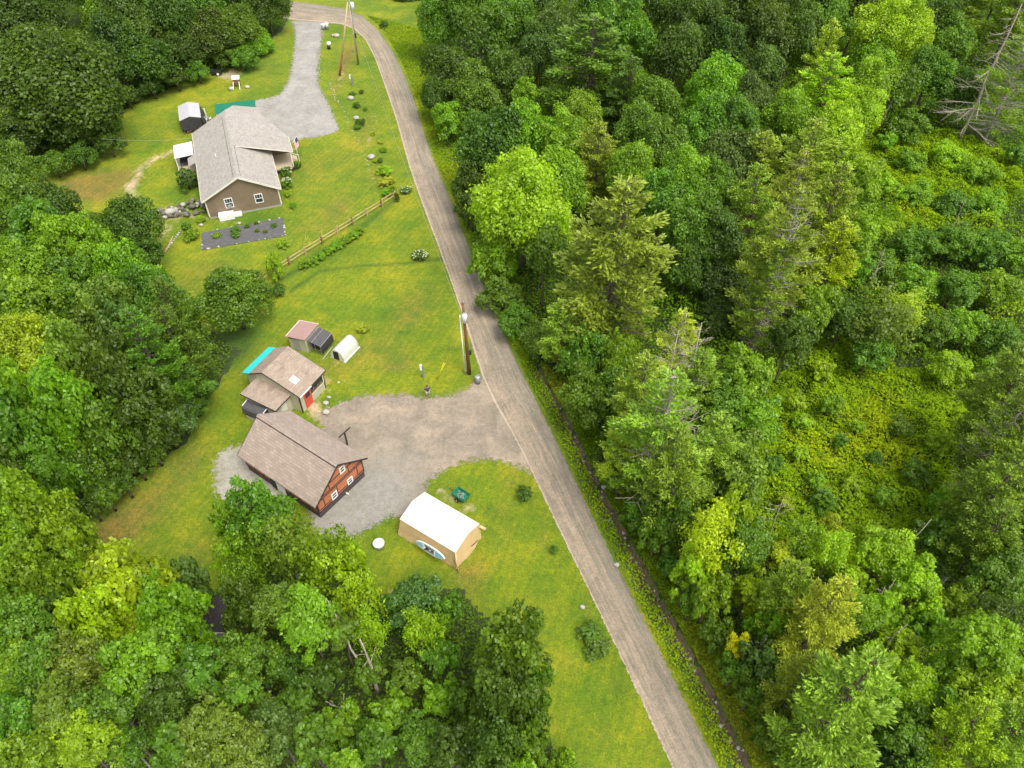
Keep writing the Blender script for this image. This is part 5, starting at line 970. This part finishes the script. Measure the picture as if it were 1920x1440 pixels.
PA = pole(672, 121, 10.9, .17, .12, 'padgrey', 'utility_pole', 'grey utility pole with pale conduit on the verge between driveway and road', (.0, .0))
MB().tube([(-.05, -.2, .1), (-.05, -.2, 9.8)], .085, 8).build('conduit', M['palepole'], PA); MB().lathe([(.30, 9.0), (.31, 10.0), (.2, 10.1)], 14, (.42, -.1)).build('transformer', M['white'], PA)
for z in (2.0, 5.3, 6.8): MB().beam((-.25, -.2, z), (.25, -.2, z), .05).build('standoff_bracket', M['metal'], PA)
bx(.12, .34, -.2, .05, 4.5, 5.2).build('switch_box', M['black'], PA)
pb = G(637, 142, 0); pa_ = (PA.location.x, PA.location.y); PBc = thing('brace_pole', 'pale yellowish brace pole leaning against the grey utility pole', 'pole', (pb[0], pb[1], 0)); tp = (pa_[0]-pb[0]-.25, pa_[1]-pb[1]-.2)
MB().tube([(0, 0, 0), (tp[0]*.3, tp[1]*.3, 3.0)], [.17, .155], 10).build('lower_shaft', M['pole'], PBc); MB().tube([(tp[0]*.3, tp[1]*.3, 3.0), (tp[0], tp[1], 10.2)], [.155, .12], 10).build('pole_shaft', M['palepole'], PBc)
pole(794.5, 25, 9.5, .16, .12, 'palepole', 'utility_pole', 'pale utility pole at the wood edge beyond the road bend')
def cable(label, a, b, sag, r_=.018, n_=24):
    a = Vector(a); b = Vector(b); o = thing('overhead_cable', label, 'cable', tuple(a)); pts = [(b-a)*(i/n_)+Vector((0, 0, -sag*4*(i/n_)*(1-i/n_))) for i in range(n_+1)]; MB().tube(pts, r_, 5).build('wire', M['cable'], o)
PAx = Vector(PA.location); P1x = Vector(P1.location)
cable('thin overhead cable along the road between the grey and brown poles', PAx+Vector((.1, 0, 7.2)), P1x+Vector((-.2, 0, 7.0)), .7, .016)
cable('thin overhead cable from the grey pole to the upper left woods', PAx+Vector((0, 0, 10.4)), G3(380, -30, 10), .6); cable('thin service cable running left from the deck of the grey-roofed house', Vector(G3(360, 259, 4.2)), Vector(G3(190, 260, 8)), .3, .015)
GY = thing('guy_wire', 'pair of yellow guy-wire guards anchored on the lawn near the person', 'guy wire', G3(818.5, 711.5, 0)); top = P1x-Vector(GY.location)
for s, zt in ((0, 6.4), (.12, 8.8)):
    e = top+Vector((-.2, 0, zt)); e0 = Vector((s, 0, .05)); d = (e-e0).normalized(); MB().tube([e0, e0+d*2.3], .03, 6).build('guard', M['yellow'], GY); MB().tube([e0+d*2.3, e], .008, 4).build('strand', M['metal'], GY)
# fence
FA = np.array(G(741, 372, 0)); FB = np.array(G(478, 538, 0)); fl = np.hypot(*(FB-FA)); FN = thing('rail_fence', 'two-rail wooden fence crossing the lawn between the two properties', 'fence', (FA[0], FA[1], 0), math.atan2(FB[1]-FA[1], FB[0]-FA[0])); nb = 9
r = random.Random(8)
for i in range(nb+1):
    x = fl*i/nb; MB().beam((x, 0, 0), (x+r.uniform(-.04, .04), r.uniform(-.04, .04), 1.15+r.uniform(-.05, .08)), .14).build('post', M['rust' if i % 2 else 'rail'], FN)
    if i < nb:
        for z in (.5, .98): MB().tube([(x-.1, .02, z+r.uniform(-.04, .04)), (x+fl/nb+.1, -.02, z+r.uniform(-.04, .04))], .055, 6).build('rail', M['rail'], FN)
for i, (px, py, hh) in enumerate([(577.7, 465.6, 1.9), (634.6, 438, 1.3), (607, 455, 1.8)]):
    s = thing('garden_stake', ['thin stake, left one of three by the rail fence', 'thin stake, right one of three by the rail fence', 'thin stake, middle one of three by the rail fence'][i], 'stake', G3(px, py, 0), 0, 'thin stakes by the rail fence'); MB().tube([(0, 0, 0), (0, 0, hh)], .03, 5).build('stake_rod', M['rail'], s)
# garden bed
gp = [G(377.8, 437), G(531, 409), G(535, 442.5), G(379, 469.6)]; GB = thing('garden_bed', 'long bed covered in black weed cloth below the grey-roofed house', 'garden bed', (gp[0][0], gp[0][1], 0))
MB().prism([(x-gp[0][0], y-gp[0][1], .01) for x, y in gp[::-1]], (0, 0, .05)).build('weed_cloth', M['garden'], GB)
m = MB(); r = random.Random(6)
for i in range(20):
    k = r.choice([0, 0, 2, 2, 1, 3]); t = r.random(); a = Vector(gp[k]+(0,)); b = Vector(gp[(k+1) % 4]+(0,)); p = a.lerp(b, t)-Vector((gp[0][0], gp[0][1], 0)); m.blob((p.x, p.y, .1), r.uniform(.08, .2), i)
tag(m.build('edging_stones', M['palestone'], GB), kind='stuff')
# boulder wall, stones
WA = G(275, 408, 0); SW = thing('boulder_wall', 'low retaining wall of rough boulders at the left front corner of the house', 'stone wall', (WA[0], WA[1], 0)); r = random.Random(21)
for i in range(80):
    t = r.random(); t = i/80; px = 278+t*108+r.uniform(-3, 3); lo = 412-t*6; hgt = 10+22*t; py = lo-r.random()*hgt; x, y = G(px, py, 0); zz_ = .15+.5*t*r.random()
    MB().blob((x-WA[0], y-WA[1], zz_), r.uniform(.16, .42), i+50, (1.1, .9, .75)).build('stone', M['stone'] if r.random() < .8 else M['palestone'], SW)
def stone(px, py, rr_, label, mt='palestone', grp=None):
    x, y = G(px, py, 0); o = MB().blob((0, 0, rr_*.45), rr_, int(px*7+py), (1.15, .95, .62)).build('boulder' if rr_ > .5 else 'stone', M[mt]); o.location = (x, y, 0); tag(o, label, 'boulder' if rr_ > .5 else 'stone', grp)
stone(320, 401, .72, 'largest pale boulder in front of the boulder wall')
for a in [(611, 757, .3, 'pale stone by the workshop path, the upper of the lower pair'), (612, 775, .38, 'pale flat stone by the workshop path, lowest of its pair'), (635, 718, .16, 'small pale stone on the worn grass right of the workshop'), (617, 746, .2, 'small pale stone nearest the red door path'), (696, 297, .55, 'pale rock in the flower strip level with the porch'), (658, 186, .5, 'mossy pale rock in the upper flower strip'), (668, 223, .45, 'pale rock beside dark bushes in the flower strip'), (625, 68, .35, 'left pale rock right of the white-lidded cans'), (631.5, 69, .55, 'right pale rock right of the white-lidded cans'), (434, 168, .45, 'pale stone left of the small brown stand'), (464, 165, .4, 'pale stone right of the small brown stand'), (615, 1167, .45, 'pale flat rock among the trees, left of a pair'), (630, 1175, .45, 'pale flat rock among the trees, right of a pair'), (377, 423, .3, 'pale block at the left corner of the garden bed'), (449, 420, .26, 'pale block at the back edge of the garden bed'), (1092, 1139, .22, 'pale stone on the lawn beside the road'), (1156, 1060, .25, 'pale stone by the ditch, right of the tan tent'), (1133, 915, .28, 'pale stone by the ditch level with the cart')]: stone(*a)
RLn = thing('stone_edging', 'broken line of pale stones and a board left of the garden bed', 'edging', G3(320, 455, 0)); r = random.Random(31); o3 = Vector(RLn.location)
for i in range(12): t = i/11; p = Vector(G3(342-t*32, 430+t*42, 0))-o3; MB().blob((p.x, p.y, .08), r.uniform(.12, .24), i+200).build('stone', M['palestone'], RLn)
p = Vector(G3(325, 445, 0))-o3; q_ = Vector(G3(312, 472, 0))-o3; MB().beam(p+Vector((0, 0, .12)), q_+Vector((0, 0, .12)), .12).build('board', M['rail'], RLn)
m = MB(); r = random.Random(12)
for L_ in ([(632, 188), (645, 210), (655, 235), (668, 258), (682, 285), (694, 320), (703, 350), (712, 368)], [(618, 155), (632, 190)], [(603, 60), (600, 110), (596, 160), (612, 190), (622, 215), (634, 240)]):
    for i in range(34): k = r.randrange(len(L_)-1); t = r.random(); x, y = G(L_[k][0]*(1-t)+L_[k+1][0]*t+r.uniform(-3, 3), L_[k][1]*(1-t)+L_[k+1][1]*t+r.uniform(-3, 3), 0); m.blob((x, y, .03), r.uniform(.04, .13), i, n=5, m=4)
for i in range(120): k = r.randrange(NL-1); t = r.random(); p = DITCH[k]*(1-t)+DITCH[k+1]*t; m.blob((p[0]+r.uniform(-.6, .6), p[1]+r.uniform(-.5, .5), -.25), r.uniform(.05, .16)*(1+.7*(k > 10)), i, n=5, m=4)
tag(m.build('small_stones', M['palestone']), kind='stuff')
# yard stand, trailer
YS = thing('yard_stand', 'small brown stand with pale sloped top and two pale rails on the upper lawn', 'stand', G3(445, 165, 0), radians(8)); MB().prism([(-.6, .3, 1.25), (.6, .3, 1.25), (.6, 1.0, 1.6), (-.6, 1.0, 1.6)], (0, 0, .06)).build('sloped_top', M['tanroof'], YS); bx(-.5, .5, .25, .9, .55, 1.2).build('box_body', M['rust'], YS)
for s in (-.45, .45): MB().beam((s, .8, 0), (s, .8, 1.3), .1).build('leg', M['rust'], YS); MB().beam((s, .25, .9), (s*1.15, -.85, .05), .11).build('rail', M['creamtrim'], YS)
UT = thing('yard_trailer', 'black small trailer with pale wheel at the wood edge', 'trailer', G3(411, 140, 0), radians(12)); bx(-1.1, .5, -.45, .55, .35, .7).build('bed', M['black'], UT)
for s in (-.5, .6): w_ = MB().tube([(-.1, s-.08, .33), (-.1, s+.08, .33)], .33, 14).build('wheel', M['black'], UT); MB().tube([(-.1, s-.1, .33), (-.1, s+.1, .33)], .2, 12).build('rim', M['white'], w_)
MB().tube([(.5, 0, .5), (1.8, .1, .4)], .05, 6).build('drawbar', M['black'], UT)
bl = thing('pale_board', 'pale board lying at the wood edge left of the trailer', 'board', G3(331, 152, 0), .5); MB().beam((-.8, 0, .06), (.8, 0, .06), .25, .06).build('plank', M['palestone'], bl)
# hidden shed in the lower left trees
HS = thing('hidden_shed', 'dark ribbed-roof shed with pale front edge, half hidden in lower left trees', 'shed', G3(417, 1205, 0), radians(-2)); M['darkrib'] = striped('dark_ribbed_roof', (.045, .035, .04), 'x', .25, .03, .6)
roofslab(-1.6, 1.6, [(0, 1.75), (2.6, 2.4)], .07).build('roof', M['darkrib'], HS); bx(-1.45, 1.45, .12, 2.45, 0, 1.7).build('wall', M['padgrey'], HS); MB().beam((-1.6, -.05, 1.68), (1.6, -.05, 1.68), .06, .22).build('fascia', M['palestone'], HS); bx(-1.45, 1.45, .05, .11, 0, 1.55).build('front_panel', M['palestone'], HS)
# ---- person
def person(px, py):
    root = thing('person', 'person in dark purple shirt and pale shorts standing at the gravel yard edge', 'person', G3(px, py, 0), radians(200))
    J = {'pel': ((0, 0, .92), .13), 'sp': ((0, -.01, 1.12), .135), 'ch': ((0, 0, 1.32), .15), 'nk': ((0, .01, 1.46), .055), 'hd': ((0, .03, 1.57), .085), 'tp': ((0, .02, 1.67), .07)}
    E_ = [('pel', 'sp'), ('sp', 'ch'), ('ch', 'nk'), ('nk', 'hd'), ('hd', 'tp')]
    for s, t in ((-1, 'L'), (1, 'R')):
        J.update({t+'h': ((s*.10, 0, .86), .095), t+'k': ((s*.12, .03*s+.02, .48), .06), t+'a': ((s*.13, -.02+.03*s, .09), .04), t+'f': ((s*.15, .13+.03*s, .035), .035),
                  t+'s': ((s*.19, 0, 1.39), .06), t+'e': ((s*.27, .03, 1.13), .04), t+'w': ((s*.17, .24, 1.12), .028), t+'p': ((s*.13, .31, 1.15), .03)})
        E_ += [('pel', t+'h'), (t+'h', t+'k'), (t+'k', t+'a'), (t+'a', t+'f'), ('ch', t+'s'), (t+'s', t+'e'), (t+'e', t+'w'), (t+'w', t+'p')]
        for k in range(5):
            a = (-.03+.016*k) if k < 4 else .035; ln = (.055, .065, .06, .05, .03)[k]; x0_ = s*.13; J[t+'g%d' % k] = ((x0_+s*a, .34+ln*.5, 1.155), .009); J[t+'t%d' % k] = ((x0_+s*a*.8, .35+ln, 1.13), .008); E_ += [(t+'p', t+'g%d' % k), (t+'g%d' % k, t+'t%d' % k)]
    ks = list(J); me = bpy.data.meshes.new('body'); me.from_pydata([J[k][0] for k in ks], [(ks.index(a), ks.index(b)) for a, b in E_], []); ob = bpy.data.objects.new('body', me); COL.objects.link(ob); ob.parent = root
    sk = ob.modifiers.new('skin', 'SKIN'); sk.use_smooth_shade = True
    for i, k in enumerate(ks): me.skin_vertices[0].data[i].radius = (J[k][1], J[k][1]*(.75 if k in ('pel', 'sp', 'ch') else 1)); me.skin_vertices[0].data[i].use_root = (k == 'pel')
    ob.modifiers.new('sub', 'SUBSURF').levels = 1; me.materials.append(M['skin'])
    def lim(nm, mt, segs):
        for q in segs: pass
        m = MB()
        for pts, rd in segs: m.tube(pts, rd, 12)
        m.build(nm, M[mt], root)
    lim('shirt', 'shirt', [([(0, 0, .9), (0, -.01, 1.12), (0, 0, 1.3), (0, 0, 1.42), (0, .01, 1.47)], [.165, .155, .19, .15, .08]), ([(-.15, 0, 1.4), (-.27, .02, 1.2)], [.085, .07]), ([(.15, 0, 1.4), (.27, .02, 1.2)], [.085, .07])])
    lim('shorts', 'shorts', [([(0, 0, .96), (0, 0, .84)], [.168, .17]), ([(-.09, 0, .9), (-.12, .02, .5)], [.115, .10]), ([(.09, 0, .9), (.12, .04, .5)], [.115, .10])])
    MB().blob((0, 0, 1.625), .105, 3, (.95, 1.05, .85), 12, 7).build('hair', M['hair'], root); hd = MB().blob((0, .125, 1.56), .014, 1).blob((-.035, .112, 1.59), .011, 2).blob((.035, .112, 1.59), .011, 2).blob((0, .112, 1.525), .014, 4, (1.6, .5, .4)); hd.build('face', M['skin'], root)
    for s in (-1, 1): MB().blob((s*.14, .05+.03*s, .045), .07, 5, (.7, 1.9, .6), 10, 6).build('shoe', M['black'], root)
person(803, 745)
# ---- garden shrubs
def bush(px, py, r_, H_, col, label, name='shrub', kind='D', grp=None, bloom=0):
    r_ *= 1.22; o = plant(px, py, r_, H_, kind, col, label, name=name, sz=H_*.55 if kind == 'D' else None); o['category'] = 'shrub'
    if grp: o['group'] = grp
    if bloom:
        R = r_*depth(o.location.x, o.location.y, H_)/FPX; rg = random.Random(int(px)); m = MB()
        for i in range(bloom):
            a = rg.uniform(0, 6.28); q = R*math.sqrt(rg.random())*.95; z = H_*.45+H_*.55*math.sqrt(max(0, 1-(q/R)**2)); m.blob((q*cos(a), q*sin(a), z), rg.uniform(.06, .13), i, n=6, m=4)
        tag(m.build('blossom', M['flower'], o), kind='stuff')
    return o
bush(349, 338, 19, 3.0, 'dk', 'dark bush against the back deck of the grey-roofed house')
bush(536, 324, 11, 1.5, 'md', 'white-flowering bush nearest the front porch deck', bloom=34); bush(537.5, 343, 10, 1.3, 'md', 'white-flowering bush below the one nearest the porch', bloom=30)
bush(540, 364, 7, .9, 'yl', 'small yellow-green bush beside the house corner'); bush(548, 385, 7, .9, 'lt', 'small bright round bush below the house corner'); bush(556, 311, 8, 1.0, 'dk', 'dark low bush beside the porch steps')
bush(680, 617, 11, 1.0, 'py', 'pale striped hosta clump alone on the lawn right of the white hut', name='hosta'); bush(788, 480, 13, 1.0, 'bl', 'pale-flowering bush alone on the lawn near the road', bloom=40)
bush(985, 925, 15, 1.5, 'dk', 'dark green bush on the lawn between cart and road'); bush(1040, 1031, 8, .9, 'md', 'small green bush on the lawn beside the road')
bush(1108, 1185, 21, 1.3, 'md', 'upper half of the mid green leafy clump beside the road', name='leafy_clump'); bush(1125, 1214, 23, 1.3, 'md', 'lower half of the mid green leafy clump beside the road', name='leafy_clump')
bush(407.6, 441, 8, .5, 'lt', 'small low vegetable plant at the left of the garden bed', name='vegetable_plant'); bush(440, 430, 8, .8, 'md', 'largest dark vegetable plant in the garden bed, upper part', name='vegetable_plant'); bush(442, 440, 8, .7, 'md', 'largest dark vegetable plant in the garden bed, lower part', name='vegetable_plant')
for i, (px, py, r_) in enumerate([(463, 424, 5), (482, 432, 4), (498, 434, 4), (515, 422, 6), (480, 418, 4)]): bush(px, py, r_, .5, 'md', ['seedling left of the others in the garden bed', 'seedling in the lower middle of the garden bed', 'seedling right of middle in the garden bed', 'taller seedling near the right end of the garden bed', 'seedling in the upper middle of the garden bed'][i], name='vegetable_plant', grp='seedlings in the garden bed')
bush(375, 412, 9, 1.0, 'yl', 'yellow-green bush between the boulder wall and garden bed'); bush(361, 440, 14, 1.3, 'lt', 'leafy plant left of the garden bed'); bush(349, 424, 9, 1.1, 'md', 'small green bush at the top of the stone line')
bush(530, 456, 10, 1.1, 'yl', 'loose yellow-green plant below the right corner of the garden bed'); bush(516, 498, 15, 4.2, 'yl', 'slender yellow-green sapling at the lower end of the rail fence', name='sapling', kind='D'); bush(521, 544, 14, 1.3, 'dk', 'dark bush at the foot of the slender sapling')
hz = [(569, 497), (585, 488), (601, 479), (617, 470), (634, 460), (647, 451), (660, 442), (672, 435)]
for i, (px, py) in enumerate(hz): bush(px, py, 11, 1.0, 'lt', f'green perennial clump, {ORD[i]} from the left of the row along the rail fence', name='perennial_clump', grp='perennials along the rail fence')
bush(744, 371, 5, 1.4, 'dk', 'dark little upright evergreen at the road end of the rail fence'); bush(762, 357, 10, .8, 'bl', 'pale-flowering clump at the roadside beyond the rail fence', bloom=25)
for i, a in enumerate([(669, 198, 7, .8, 'dk'), (675, 229, 9, .9, 'dk'), (671, 238, 7, .7, 'md'), (718, 281, 7, .7, 'lt'), (712, 301, 6, .6, 'dk'), (720, 320, 13, 1.2, 'yl'), (717, 343, 10, 1.0, 'py'), (732, 338, 10, 1.1, 'py'), (726, 362, 10, 1.0, 'lt'), (678, 172, 5, .6, 'dk'), (685, 205, 4, .5, 'md'), (700, 250, 5, .5, 'yl'), (713, 265, 6, .6, 'py'), (735, 355, 7, .9, 'lt'), (660, 175, 6, .5, 'md'), (705, 300, 7, .6, 'yl')]):
    bush(*a, label=f"{TONE[a[4]]} flower-strip plant, {ORD[sum(1 for b in [198,229,238,281,301,320,343,338,362,172,205,250,265,355,175,300] if b < a[1])]} from the top between driveway and road" , grp='plants in the strip between driveway and road')
bush(720, 46, 8, 1.2, 'dk', 'dark bush on the outside of the road bend'); bush(1345, 1000, 10, 1, 'lt', 'low fresh bush under the vivid yellow-green tree')
